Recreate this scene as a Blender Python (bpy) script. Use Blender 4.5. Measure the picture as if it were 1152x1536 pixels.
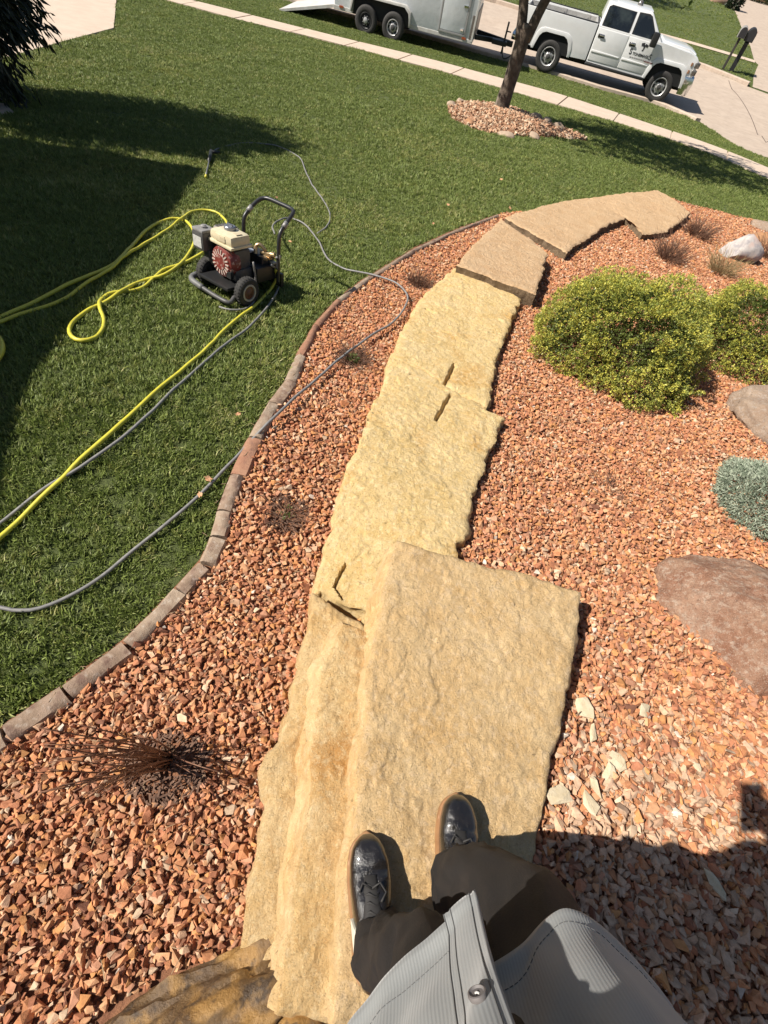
import bpy, bmesh, math, random
import numpy as np
from mathutils import Vector, Matrix, noise as mnoise

for o in list(bpy.data.objects):
    bpy.data.objects.remove(o)
scene = bpy.context.scene
COL = scene.collection
rng = np.random.default_rng(7)
random.seed(7)

# ------------------------------------------------------------------ camera
FPX, IMG_W, IMG_H = 700.0, 1152.0, 1536.0
PITCH, ROLL, EYE = math.radians(54.2), math.radians(14.6), 1.5
CF = np.array([0, math.cos(PITCH), -math.sin(PITCH)])
_U0 = np.array([0, math.sin(PITCH), math.cos(PITCH)])
_R0 = np.array([1.0, 0, 0])
CR = math.cos(ROLL) * _R0 + math.sin(ROLL) * _U0
CU = -math.sin(ROLL) * _R0 + math.cos(ROLL) * _U0
CO = np.array([0, 0, EYE])
cam_data = bpy.data.cameras.new('camera')
cam = bpy.data.objects.new('camera', cam_data)
COL.objects.link(cam)
cam_data.sensor_fit = 'VERTICAL'
cam_data.sensor_height = 36.0
cam_data.lens = 36.0 * FPX / IMG_H
cam_data.clip_start = 0.02
cam_data.clip_end = 2000
m = Matrix.Identity(4)
for i in range(3):
    m[i][0], m[i][1], m[i][2], m[i][3] = CR[i], CU[i], -CF[i], CO[i]
cam.matrix_world = m
scene.camera = cam

# ------------------------------------------------------------------ light
SUN_EL, SUN_AZ = math.radians(47.5), math.radians(17.0)     # shadows fall towards this azimuth
sun_dir = np.array([-math.cos(SUN_AZ) * math.cos(SUN_EL), -math.sin(SUN_AZ) * math.cos(SUN_EL), math.sin(SUN_EL)])
world = bpy.data.worlds.new('World')
scene.world = world
world.use_nodes = True
wn = world.node_tree
sky = wn.nodes.new('ShaderNodeTexSky')
sky.sky_type = 'NISHITA'
sky.sun_disc = False
sky.sun_elevation = SUN_EL
sky.sun_rotation = math.atan2(sun_dir[0], sun_dir[1]) % (2 * math.pi)
sky.altitude = 200
sky.dust_density = 1.0
bg = wn.nodes['Background']
bg.inputs['Strength'].default_value = 0.055
wn.links.new(sky.outputs['Color'], bg.inputs['Color'])
sl = bpy.data.lights.new('sun', 'SUN')
sl.energy = 5.0
sl.angle = math.radians(0.53)
sl.color = (1.0, 0.94, 0.85)
sun = bpy.data.objects.new('sun', sl)
COL.objects.link(sun)
sun.rotation_euler = Vector(sun_dir).to_track_quat('Z', 'Y').to_euler()
sun.location = (-20, -5, 30)
scene.view_settings.view_transform = 'Standard'
scene.view_settings.look = 'None'
scene.view_settings.exposure = 0.65
scene.view_settings.gamma = 1
scene.view_settings.use_curve_mapping = False

# ------------------------------------------------------------------ terrain height and rays
GY = np.array([-60, -8, -4, -1, 0, 1, 2, 4, 8, 14, 19, 21.3, 21.8, 28.7, 29.7, 60, 90, 900], float)
GZ = np.array([.6, .4, .25, .0, -.08, -.2, -.36, -.65, -1.12, -1.62, -2.03, -2.14, -2.24, -2.24, -2.09, -1.6, -1.35, -1.3], float)
def sstep(t):
    t = np.clip(t, 0, 1)
    return t * t * (3 - 2 * t)
def G(x, y):
    x = np.asarray(x, float); y = np.asarray(y, float)
    z = np.interp(y, GY, GZ)
    return z - 0.20 * sstep((0.45 - x) / 0.6) * sstep((1.7 - y) / 1.2) + 0.05 * sstep((x - 0.45) / 0.3) * sstep((1.35 - y) / 0.5)
def ray(px, py):
    d = CF + ((px - 576) / FPX) * CR - ((py - 768) / FPX) * CU
    return d / np.linalg.norm(d)
def at(px, py, z):                       # point of the sight line at height z
    d = ray(px, py)
    return CO + d * ((z - EYE) / d[2])
def hit(px, py, dz=0.0):                 # point of the sight line dz above the ground
    d = ray(px, py)
    t = 0.3
    lo = 0.3
    while t < 500:
        P = CO + t * d
        if P[2] < float(G(P[0], P[1])) + dz:
            break
        lo = t
        t = t * 1.01 + 0.005
    hi = t
    for _ in range(24):
        mid = (lo + hi) / 2
        P = CO + mid * d
        if P[2] < float(G(P[0], P[1])) + dz: hi = mid
        else: lo = mid
    return CO + hi * d
def project(P):
    v = np.asarray(P, float) - CO
    d = v @ CF
    return 576 + FPX * (v @ CR) / d, 768 - FPX * (v @ CU) / d, d
def hits(pts, dz=0.0):
    return np.array([hit(px, py, dz) for px, py in pts])

# ------------------------------------------------------------------ numpy noise
_tab = rng.random(4096)
def _h(ix, iy, iz):
    return _tab[(ix * 73 + iy * 1543 + iz * 3671 + (ix * iy) * 17 + (iy ^ iz) * 31) & 4095]
def vnoise(p):
    p = np.asarray(p, float)
    i = np.floor(p).astype(np.int64); f = p - i
    f = f * f * (3 - 2 * f)
    r = 0
    for dx in (0, 1):
        for dy in (0, 1):
            for dz in (0, 1):
                w = (f[..., 0] if dx else 1 - f[..., 0]) * (f[..., 1] if dy else 1 - f[..., 1]) * (f[..., 2] if dz else 1 - f[..., 2])
                r = r + w * _h(i[..., 0] + dx, i[..., 1] + dy, i[..., 2] + dz)
    return r * 2 - 1
def fbm(p, oct=4, gain=.5):
    r = 0; a = 1.0; p = np.asarray(p, float)
    for k in range(oct):
        r = r + a * vnoise(p + k * 17.3); p = p * 2.03; a *= gain
    return r

# ------------------------------------------------------------------ materials
def mat(name, color=(.5, .5, .5), rough=.7, metallic=0.0, var=0.0, scale=20.0, color2=None, bump=0.0, bump_scale=60.0, spec=.5, coat=0.0,
        attr=None, detail=6.0, voronoi=False, trans=0.0, patches=None, contrast=(.35, .65), fac2=None):
    M = bpy.data.materials.new(name)
    M.use_nodes = True
    nt = M.node_tree; N = nt.nodes; L = nt.links
    b = N['Principled BSDF']
    b.inputs['Roughness'].default_value = rough
    b.inputs['Metallic'].default_value = metallic
    b.inputs['Specular IOR Level'].default_value = spec
    b.inputs['Coat Weight'].default_value = coat
    b.inputs['Base Color'].default_value = (*color, 1)
    tc = N.new('ShaderNodeTexCoord')
    out = None
    if color2 is not None or var:
        nz = N.new('ShaderNodeTexNoise'); nz.inputs['Scale'].default_value = scale; nz.inputs['Detail'].default_value = detail
        nz.inputs['Roughness'].default_value = .62
        L.new(tc.outputs['Object'], nz.inputs['Vector'])
        rp = N.new('ShaderNodeMapRange'); rp.inputs[1].default_value, rp.inputs[2].default_value = contrast
        L.new(nz.outputs['Fac'], rp.inputs[0])
        mx = N.new('ShaderNodeMix'); mx.data_type = 'RGBA'
        c2 = color2 if color2 is not None else tuple(c * (1 - var) for c in color)
        mx.inputs[6].default_value = (*color, 1); mx.inputs[7].default_value = (*c2, 1)
        L.new(rp.outputs[0], mx.inputs[0])
        out = mx.outputs[2]
    for (pc, psc, lo, hi, amt) in (patches or []):
        nz = N.new('ShaderNodeTexNoise'); nz.inputs['Scale'].default_value = psc; nz.inputs['Detail'].default_value = 5
        mp = N.new('ShaderNodeMapping'); mp.inputs['Location'].default_value = (psc * 1.7, pc[0] * 9, 3.1)
        L.new(tc.outputs['Object'], mp.inputs['Vector']); L.new(mp.outputs[0], nz.inputs['Vector'])
        rp = N.new('ShaderNodeMapRange'); rp.inputs[1].default_value, rp.inputs[2].default_value = lo, hi
        rp.inputs[4].default_value = amt
        L.new(nz.outputs['Fac'], rp.inputs[0])
        mx = N.new('ShaderNodeMix'); mx.data_type = 'RGBA'
        if out: L.new(out, mx.inputs[6])
        else: mx.inputs[6].default_value = (*color, 1)
        mx.inputs[7].default_value = (*pc, 1)
        L.new(rp.outputs[0], mx.inputs[0])
        out = mx.outputs[2]
    if attr:
        at_ = N.new('ShaderNodeAttribute'); at_.attribute_name = attr
        if out:
            mx = N.new('ShaderNodeMix'); mx.data_type = 'RGBA'; mx.blend_type = 'MULTIPLY'; mx.inputs[0].default_value = 1
            L.new(out, mx.inputs[6]); L.new(at_.outputs['Color'], mx.inputs[7]); out = mx.outputs[2]
        else: out = at_.outputs['Color']
    if out: L.new(out, b.inputs['Base Color'])
    if bump:
        nb = N.new('ShaderNodeTexNoise'); nb.inputs['Scale'].default_value = bump_scale; nb.inputs['Detail'].default_value = 8
        nb.inputs['Roughness'].default_value = .7
        L.new(tc.outputs['Object'], nb.inputs['Vector'])
        bp = N.new('ShaderNodeBump'); bp.inputs['Distance'].default_value = bump; bp.inputs['Strength'].default_value = 1
        src = nb.outputs['Fac']
        if voronoi:
            vo = N.new('ShaderNodeTexVoronoi'); vo.inputs['Scale'].default_value = bump_scale * .7
            L.new(tc.outputs['Object'], vo.inputs['Vector'])
            ad = N.new('ShaderNodeMath'); ad.operation = 'ADD'
            L.new(nb.outputs['Fac'], ad.inputs[0]); L.new(vo.outputs['Distance'], ad.inputs[1]); src = ad.outputs[0]
        L.new(src, bp.inputs['Height']); L.new(bp.outputs[0], b.inputs['Normal'])
    if trans:
        b.inputs['Transmission Weight'].default_value = 0
        td = N.new('ShaderNodeBsdfTranslucent'); ms = N.new('ShaderNodeMixShader'); ms.inputs[0].default_value = trans
        if out: L.new(out, td.inputs['Color'])
        else: td.inputs['Color'].default_value = (*color, 1)
        L.new(b.outputs[0], ms.inputs[1]); L.new(td.outputs[0], ms.inputs[2])
        L.new(ms.outputs[0], N['Material Output'].inputs['Surface'])
    return M

# ------------------------------------------------------------------ mesh helpers
class MB:
    """collects shapes and links them as one mesh object"""
    def __init__(s): s.v = []; s.f = []; s.mi = []; s.cur = 0
    def add(s, vs, fs):
        o = len(s.v)
        s.v.extend([tuple(map(float, p)) for p in vs]); s.f.extend([tuple(i + o for i in f) for f in fs]); s.mi.extend([s.cur] * len(fs))
        return s
    def box(s, c, size, rot=None, bev=0.0):
        hx, hy, hz = [k / 2 for k in size]
        if bev <= 0:
            vs = [(x, y, z) for x in (-hx, hx) for y in (-hy, hy) for z in (-hz, hz)]
            fs = [(0, 1, 3, 2), (4, 6, 7, 5), (0, 4, 5, 1), (2, 3, 7, 6), (0, 2, 6, 4), (1, 5, 7, 3)]
        else:
            bm = bmesh.new(); bmesh.ops.create_cube(bm, size=1)
            for v in bm.verts: v.co = Vector((v.co.x * size[0], v.co.y * size[1], v.co.z * size[2]))
            bmesh.ops.bevel(bm, geom=bm.edges[:], offset=bev, segments=2, profile=.6, affect='EDGES')
            bm.verts.index_update()
            vs = [tuple(v.co) for v in bm.verts]; fs = [tuple(v.index for v in f.verts) for f in bm.faces]; bm.free()
        R = Matrix.Identity(3) if rot is None else rot
        c = Vector(c)
        return s.add([tuple(R @ Vector(p) + c) for p in vs], fs)
    def hexa(s, pts, bev=0.0):
        """8 corners: bottom 4 counter-clockwise, then top 4"""
        fs = [(3, 2, 1, 0), (4, 5, 6, 7), (0, 1, 5, 4), (1, 2, 6, 5), (2, 3, 7, 6), (3, 0, 4, 7)]
        if bev <= 0: return s.add(pts, fs)
        bm = bmesh.new(); vv = [bm.verts.new(p) for p in pts]
        for f in fs: bm.faces.new([vv[i] for i in f])
        bmesh.ops.bevel(bm, geom=bm.edges[:], offset=bev, segments=3, profile=.5, affect='EDGES')
        bm.verts.index_update()
        vs = [tuple(v.co) for v in bm.verts]; ff = [tuple(v.index for v in f.verts) for f in bm.faces]; bm.free()
        return s.add(vs, ff)
    def prism(s, prof, a0, a1, axis='y', bev=0.0, seg=2):
        """extrude a 2D outline along an axis; outline axes are the other two in xyz order"""
        def P(u, v, w):
            return {'x': (w, u, v), 'y': (u, w, v), 'z': (u, v, w)}[axis]
        bm = bmesh.new()
        A = [bm.verts.new(P(u, v, a0)) for u, v in prof]; B = [bm.verts.new(P(u, v, a1)) for u, v in prof]
        n = len(prof)
        fa = bm.faces.new(A); fb = bm.faces.new(B[::-1])
        for i in range(n): bm.faces.new([A[i], B[i], B[(i + 1) % n], A[(i + 1) % n]])
        if bev > 0:
            ed = list(set(list(fa.edges) + list(fb.edges)))
            bmesh.ops.bevel(bm, geom=ed, offset=bev, segments=seg, profile=.5, affect='EDGES', clamp_overlap=True)
        bmesh.ops.recalc_face_normals(bm, faces=bm.faces[:])
        bmesh.ops.triangulate(bm, faces=[f for f in bm.faces if len(f.verts) > 4])
        bm.verts.index_update()
        vs = [tuple(v.co) for v in bm.verts]; fs = [tuple(v.index for v in f.verts) for f in bm.faces]; bm.free()
        return s.add(vs, fs)
    def tube(s, pts, r, n=8, cap=True, closed=False):
        pts = [Vector(p) for p in pts]; k = len(pts)
        rs = r if hasattr(r, '__len__') else [r] * k
        t0 = (pts[1] - pts[0]).normalized()
        nrm = t0.orthogonal().normalized(); vs = []; fs = []
        for i, p in enumerate(pts):
            if i == 0: t = (pts[1] - pts[0])
            elif i == k - 1: t = (pts[-1] - pts[-2])
            else: t = (pts[i + 1] - pts[i - 1])
            if t.length < 1e-9: t = t0
            t.normalize(); nrm = (nrm - t * nrm.dot(t))
            if nrm.length < 1e-6: nrm = t.orthogonal()
            nrm.normalize(); bn = t.cross(nrm)
            for j in range(n):
                a = 2 * math.pi * j / n
                vs.append(p + nrm * (rs[i] * math.cos(a)) + bn * (rs[i] * math.sin(a)))
        for i in range(k - 1):
            for j in range(n):
                fs.append((i * n + j, i * n + (j + 1) % n, (i + 1) * n + (j + 1) % n, (i + 1) * n + j))
        if cap:
            fs.append(tuple(range(n))[::-1]); fs.append(tuple((k - 1) * n + j for j in range(n)))
        return s.add(vs, fs)
    def lathe(s, prof, c=(0, 0, 0), axis=(0, 0, 1), n=24, closed=False):
        ax = Vector(axis).normalized(); u = ax.orthogonal().normalized(); w = ax.cross(u); c = Vector(c)
        vs = []; fs = []; k = len(prof)
        for (r, h) in prof:
            for j in range(n):
                a = 2 * math.pi * j / n
                vs.append(c + ax * h + (u * math.cos(a) + w * math.sin(a)) * r)
        for i in range(k if closed else k - 1):
            i2 = (i + 1) % k
            for j in range(n): fs.append((i * n + j, i * n + (j + 1) % n, i2 * n + (j + 1) % n, i2 * n + j))
        return s.add(vs, fs)
    def loft(s, rings, cap=True, close=True):
        n = len(rings[0]); vs = [p for r in rings for p in r]; fs = []
        for i in range(len(rings) - 1):
            for j in range(n if close else n - 1):
                fs.append((i * n + j, i * n + (j + 1) % n, (i + 1) * n + (j + 1) % n, (i + 1) * n + j))
        if cap and close:
            fs.append(tuple(range(n))[::-1]); fs.append(tuple((len(rings) - 1) * n + j for j in range(n)))
        return s.add(vs, fs)
    def build(s, name, mats, parent=None, smooth=False, angle=None, loc=None):
        me = bpy.data.meshes.new(name)
        me.from_pydata(s.v, [], s.f); me.update()
        if not isinstance(mats, (list, tuple)): mats = [mats]
        for m_ in mats: me.materials.append(m_)
        if len(mats) > 1: me.polygons.foreach_set('material_index', s.mi)
        bm = bmesh.new(); bm.from_mesh(me); bmesh.ops.recalc_face_normals(bm, faces=bm.faces[:]); bm.to_mesh(me); bm.free()
        if smooth:
            me.polygons.foreach_set('use_smooth', [True] * len(me.polygons))
            if angle: me.set_sharp_from_angle(angle=math.radians(angle))
        o = bpy.data.objects.new(name, me); COL.objects.link(o)
        if parent is not None: o.parent = parent
        if loc is not None: o.location = loc
        return o
def npmesh(name, V, F, mats, parent=None, smooth=False, cols=None):
    """fast mesh from numpy arrays; F is (n,3) or (n,4)"""
    me = bpy.data.meshes.new(name)
    V = np.asarray(V, np.float32); F = np.asarray(F, np.int32); k = F.shape[1]
    me.vertices.add(len(V)); me.vertices.foreach_set('co', V.ravel())
    me.loops.add(F.size); me.loops.foreach_set('vertex_index', F.ravel())
    me.polygons.add(len(F)); me.polygons.foreach_set('loop_start', np.arange(0, F.size, k, dtype=np.int32))
    try: me.polygons.foreach_set('loop_total', np.full(len(F), k, np.int32))
    except Exception: pass
    me.update(calc_edges=True)
    me.polygons.foreach_set('use_smooth', np.full(len(F), bool(smooth)))
    if cols is not None:
        a = me.color_attributes.new('tint', 'FLOAT_COLOR', 'POINT')
        c4 = np.ones((len(V), 4), np.float32); c4[:, :3] = cols
        a.data.foreach_set('color', c4.ravel())
    if not isinstance(mats, (list, tuple)): mats = [mats]
    for m_ in mats: me.materials.append(m_)
    o = bpy.data.objects.new(name, me); COL.objects.link(o)
    if parent is not None: o.parent = parent
    return o
def tag(o, label=None, cat=None, group=None, kind=None):
    if label: o['label'] = label
    if cat: o['category'] = cat
    if group: o['group'] = group
    if kind: o['kind'] = kind
    return o
def empty(name, loc, rotz=0.0, label=None, cat=None, group=None):
    o = bpy.data.objects.new(name, None); COL.objects.link(o)
    o.empty_display_size = .1
    o.location = tuple(loc); o.rotation_euler = (0, 0, rotz)
    return tag(o, label, cat, group)
def copy_tree(o, parent=None):
    c = o.copy(); COL.objects.link(c)
    if parent is not None: c.parent = parent
    for ch in list(o.children): copy_tree(ch, c)
    return c
def spline(pts, step=.04):
    """Catmull-Rom through 3D points"""
    P = [np.asarray(p, float) for p in pts]
    P = [2 * P[0] - P[1]] + P + [2 * P[-1] - P[-2]]
    out = []
    for i in range(1, len(P) - 2):
        n = max(2, int(np.linalg.norm(P[i + 1] - P[i]) / step))
        for k in range(n):
            t = k / n
            a, b, c, d = P[i - 1], P[i], P[i + 1], P[i + 2]
            out.append(.5 * ((2 * b) + (-a + c) * t + (2 * a - 5 * b + 4 * c - d) * t * t + (-a + 3 * b - 3 * c + d) * t ** 3))
    out.append(P[-2])
    return np.array(out)
def resample(P, n):
    P = np.asarray(P, float)
    s = np.concatenate([[0], np.cumsum(np.linalg.norm(np.diff(P, axis=0), axis=1))])
    t = np.linspace(0, s[-1], n)
    return np.stack([np.interp(t, s, P[:, k]) for k in range(P.shape[1])], 1)
def inpoly(x, y, poly):
    x = np.asarray(x); y = np.asarray(y); r = np.zeros(x.shape, bool); n = len(poly); j = n - 1
    for i in range(n):
        xi, yi = poly[i][0], poly[i][1]; xj, yj = poly[j][0], poly[j][1]
        c = ((yi > y) != (yj > y)) & (x < (xj - xi) * (y - yi) / ((yj - yi) or 1e-12) + xi)
        r ^= c; j = i
    return r
def grid_faces(nu, nv):
    i = np.arange(nu - 1)[:, None] * nv + np.arange(nv - 1)[None]
    return np.stack([i, i + 1, i + nv + 1, i + nv], -1).reshape(-1, 4)

# ================================================================== SETTING
M_soil = mat('soil', (.20, .085, .045), .95, color2=(.30, .14, .07), scale=30, bump=.01, bump_scale=60)
M_turf = mat('turf', (.065, .088, .020), .9, color2=(.095, .115, .03), scale=3.0, bump=.02, bump_scale=90,
             patches=[((.075, .085, .03), 1.1, .55, .8, .5)])
M_conc = mat('concrete', (.40, .315, .245), .9, color2=(.46, .37, .29), scale=2.5, bump=.002, bump_scale=250,
             patches=[((.30, .24, .19), 5, .50, .75, .5), ((.50, .41, .33), 60, .5, .7, .3)])
M_walk = mat('walk_concrete', (.50, .39, .30), .9, color2=(.56, .45, .35), scale=3, bump=.002, bump_scale=250,
             patches=[((.48, .40, .32), 9, .55, .75, .4)])
M_kerb = mat('kerb_concrete', (.42, .33, .26), .9, color2=(.52, .42, .33), scale=6, bump=.003, bump_scale=120)

def sheet(name, poly, dz, material, skirt=0.06, kind='structure', parent=None):
    """ground sheet with the outline poly (world xy), draped on the terrain"""
    bm = bmesh.new()
    vs = [bm.verts.new((p[0], p[1], 0)) for p in poly]
    bm.faces.new(vs)
    ys = [p[1] for p in poly]; xs = [p[0] for p in poly]
    cuts = [k for k in GY if min(ys) < k < max(ys)]
    for k in cuts:
        bmesh.ops.bisect_plane(bm, geom=bm.verts[:] + bm.edges[:] + bm.faces[:], plane_co=(0, k, 0), plane_no=(0, 1, 0))
    if max(xs) > -.2 and min(xs) < .5 and min(ys) < 1.7:
        for k in np.arange(-.15, .80, .1):
            bmesh.ops.bisect_plane(bm, geom=bm.verts[:] + bm.edges[:] + bm.faces[:], plane_co=(k, 0, 0), plane_no=(1, 0, 0))
        for k in np.arange(.5, 1.75, .15):
            bmesh.ops.bisect_plane(bm, geom=bm.verts[:] + bm.edges[:] + bm.faces[:], plane_co=(0, k, 0), plane_no=(0, 1, 0))
    bmesh.ops.triangulate(bm, faces=bm.faces[:])
    for v in bm.verts: v.co.z = float(G(v.co.x, v.co.y)) + dz
    bmesh.ops.recalc_face_normals(bm, faces=bm.faces[:])
    if bm.faces[:] and sum(f.normal.z for f in bm.faces) < 0: bmesh.ops.reverse_faces(bm, faces=bm.faces[:])
    if skirt:
        be = [e for e in bm.edges if e.is_boundary]
        r = bmesh.ops.extrude_edge_only(bm, edges=be)
        for v in [g for g in r['geom'] if isinstance(g, bmesh.types.BMVert)]: v.co.z -= skirt
    me = bpy.data.meshes.new(name); bm.to_mesh(me); bm.free(); me.materials.append(material)
    o = bpy.data.objects.new(name, me); COL.objects.link(o)
    if parent is not None: o.parent = parent
    if kind: o['kind'] = kind
    return o

# lawn: one terrain sheet to the horizon
gx = np.unique(np.round(np.concatenate([[-900, -400, -200, -100, -60], np.arange(-40, 60, 4), np.arange(-12, 14, .5), np.arange(-1.2, 1.21, .1), [100, 200, 400, 900]]), 3))
gy = np.unique(np.round(np.concatenate([GY, np.arange(-8, 34, .5), np.arange(-1.5, 2.01, .1), [120, 200, 400]]), 3))
X, Y = np.meshgrid(gx, gy)
Vg = np.stack([X, Y, G(X, Y)], -1).reshape(-1, 3)
Fg = grid_faces(len(gy), len(gx))
lawn = npmesh('lawn', Vg, Fg, M_turf); lawn['kind'] = 'structure'

# planting bed
EDGE_PX = [(-90, 1150), (0, 1092), (10, 1084), (60, 1050), (92, 1028), (140, 993), (185, 960), (230, 915), (275, 868), (300, 840), (318, 800), (327, 762), (348, 706),
           (375, 652), (402, 605), (430, 568), (447, 528), (470, 487), (505, 447), (550, 415), (620, 372), (685, 343), (745, 322)]
EDGE = hits(EDGE_PX)[:, :2]
BACK = hits([(800, 320), (882, 304), (985, 293), (1038, 310), (1060, 314), (1100, 325), (1152, 336), (1260, 366)])[:, :2]
BED = [tuple(p) for p in EDGE] + [tuple(p) for p in BACK] + [(7.2, 6.0), (6.5, 3.0), (4.5, 1.0), (3.2, -1.2), (0.6, -1.5), (-1.3, -1.1), (-1.35, -.4)]
sheet('bed_soil', BED, .006, M_soil, skirt=0)

# sidewalk with its slabs
SW_UP = hits([(60, -58), (170, -28), (280, 0), (400, 30), (520, 60), (640, 89), (722, 111), (853, 147), (1000, 196), (1090, 228), (1160, 257), (1260, 300)])[:, :2]
SW_LO = hits([(20, -55), (135, -25), (243, 0), (350, 29), (470, 58), (600, 92), (690, 116), (810, 151), (950, 193), (1060, 230), (1152, 270), (1260, 318)])[:, :2]
up = resample(spline([(*p, 0) for p in SW_UP], .3)[:, :2], 400); lo = resample(spline([(*p, 0) for p in SW_LO], .3)[:, :2], 400)
L_ = np.linalg.norm(up[-1] - up[0]); nsl = int(L_ / 1.52)
walk = sheet('sidewalk', [tuple(p) for p in up[::20]] + [tuple(p) for p in lo[::-20]], .006, M_kerb, skirt=0)
for i in range(nsl):
    a, b = i / nsl, (i + 1) / nsl
    ia, ib = a * 399 + .35, b * 399 - .35
    def lp(A, t): return np.array([np.interp(t, np.arange(400), A[:, k]) for k in (0, 1)])
    mb = MB(); rings = []
    nn = 5
    tops = []; dzz = rng.uniform(-.003, .003)
    for t in np.linspace(ia, ib, nn):
        p, q = lp(up, t), lp(lo, t)
        tops.append([(p[0], p[1], float(G(*p)) + .03 + dzz), (q[0], q[1], float(G(*q)) + .03 + dzz)])
    rings = [[tp[0], tp[1], (tp[1][0], tp[1][1], tp[1][2] - .09), (tp[0][0], tp[0][1], tp[0][2] - .09)] for tp in tops]
    mb.loft(rings); mb.build('paving_slab', M_walk, walk)

# street, kerbs, driveways
NEAR_PX = [(60, -95), (300, -35), (500, 19), (640, 57), (813, 106), (900, 133), (977, 153), (1020, 169), (1050, 184), (1080, 203), (1106, 220), (1130, 230), (1165, 243), (1300, 290)]
FAR_PX = [(860, 44), (960, 72), (1000, 85), (1050, 102), (1090, 117), (1120, 130), (1150, 141), (1200, 158)]
NEAR = hits(NEAR_PX)[:, :2]; FAR = hits(FAR_PX)[:, :2]
far_w = [(-60, 33.5), (-20, 33.2), (0, 33.0)] + [tuple(p) for p in FAR] + [(22, 24.5), (30, 20.0)]
near_w = [(-60, 25.5), (-25, 24.8)] + [tuple(p) for p in NEAR]
sheet('street', near_w + far_w[::-1], .012, M_conc, skirt=.0)
def ribbon(P, off, w, h, material, name, d0=.3):
    """kerb following P (xy), w wide, h high"""
    P = resample(np.asarray(P), max(3, int(len(P) * 4)))
    T = np.gradient(P, axis=0); T /= np.linalg.norm(T, axis=1)[:, None]; Nn = np.stack([-T[:, 1], T[:, 0]], 1)
    rings = []
    for p, n in zip(P, Nn):
        a = p + n * off; b = p + n * (off + w); z = float(G(*p)) + .0
        rings.append([(a[0], a[1], z - .1), (a[0], a[1], z + h - .015), (a[0] + n[0] * .02, a[1] + n[1] * .02, z + h), (b[0], b[1], z + h), (b[0], b[1], z - .1)])
    mb = MB(); mb.loft(rings); o = mb.build(name, material); o['kind'] = 'structure'
    return o
ribbon(far_w[:9], 0.0, .22, .15, M_kerb, 'kerb')
ribbon([tuple(p) for p in NEAR[1:9]], -.20, .17, .10, M_kerb, 'kerb')
# concrete joints in the street: thin dark seams
M_seam = mat('joint_sealant', (.14, .11, .09), .9)
def seam(pts_px, r=.012):
    pts = spline(hits(pts_px, .012), .3); pts[:, 2] = G(pts[:, 0], pts[:, 1]) + .014
    mb = MB(); rings = []
    for k, p in enumerate(pts):
        t = pts[min(k + 1, len(pts) - 1)] - pts[max(k - 1, 0)]; n = np.array([-t[1], t[0], 0]); n /= np.linalg.norm(n) + 1e-9
        rings.append([p - n * r + [0, 0, .006], p + n * r + [0, 0, .006], p + n * r - [0, 0, .02], p - n * r - [0, 0, .02]])
    mb.loft([[tuple(q) for q in r_] for r_ in rings]); o = mb.build('pavement_joint', M_seam); o['kind'] = 'structure'
seam([(1093, 121), (1108, 145), (1126, 175), (1149, 214)])
seam([(1150, 213), (1200, 205)])
DRV = hits([(1128, 131), (1130, 115), (1137, 98), (1131, 92), (1125, 70), (1112, 42), (1100, 12), (1094, -4), (1104, -14), (1150, 7), (1230, 36), (1330, 120), (1260, 176)])[:, :2]
sheet('driveway', [tuple(p) for p in DRV], .018, M_conc, skirt=0)
FW = hits([(700, -22), (900, 30), (1037, 67), (1085, 81), (1132, 95)])[:, :2]
FW2 = hits([(700, -26), (900, 26), (1037, 63), (1085, 77), (1131, 91)])[:, :2]
sheet('sidewalk', [tuple(p) for p in FW] + [tuple(p) for p in FW2[::-1]], .024, M_walk, skirt=0)
DL = hits([(182, -45), (175, 0), (171, 44), (90, 66), (0, 92), (-120, 120), (-260, 60), (-200, -40), (0, -70)])[:, :2]
sheet('driveway', [tuple(p) for p in DL], .024, M_walk, skirt=.05)
seam([(166, -5), (158, 44)], .01)
seam([(90, 58), (160, 40)], .01)
PT = hits([(-90, 140), (8, 160), (22, 172), (-10, 178), (-110, 190)])[:, :2]
sheet('patio', [tuple(p) for p in PT], .03, M_walk, skirt=.05)
# planting strip far away at the top right corner
FB = hits([(1120, -3), (1160, 10), (1230, 36), (1240, 20), (1140, -12)])[:, :2]
sheet('far_bed', [tuple(p) for p in FB], .05, M_soil, skirt=0)

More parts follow.
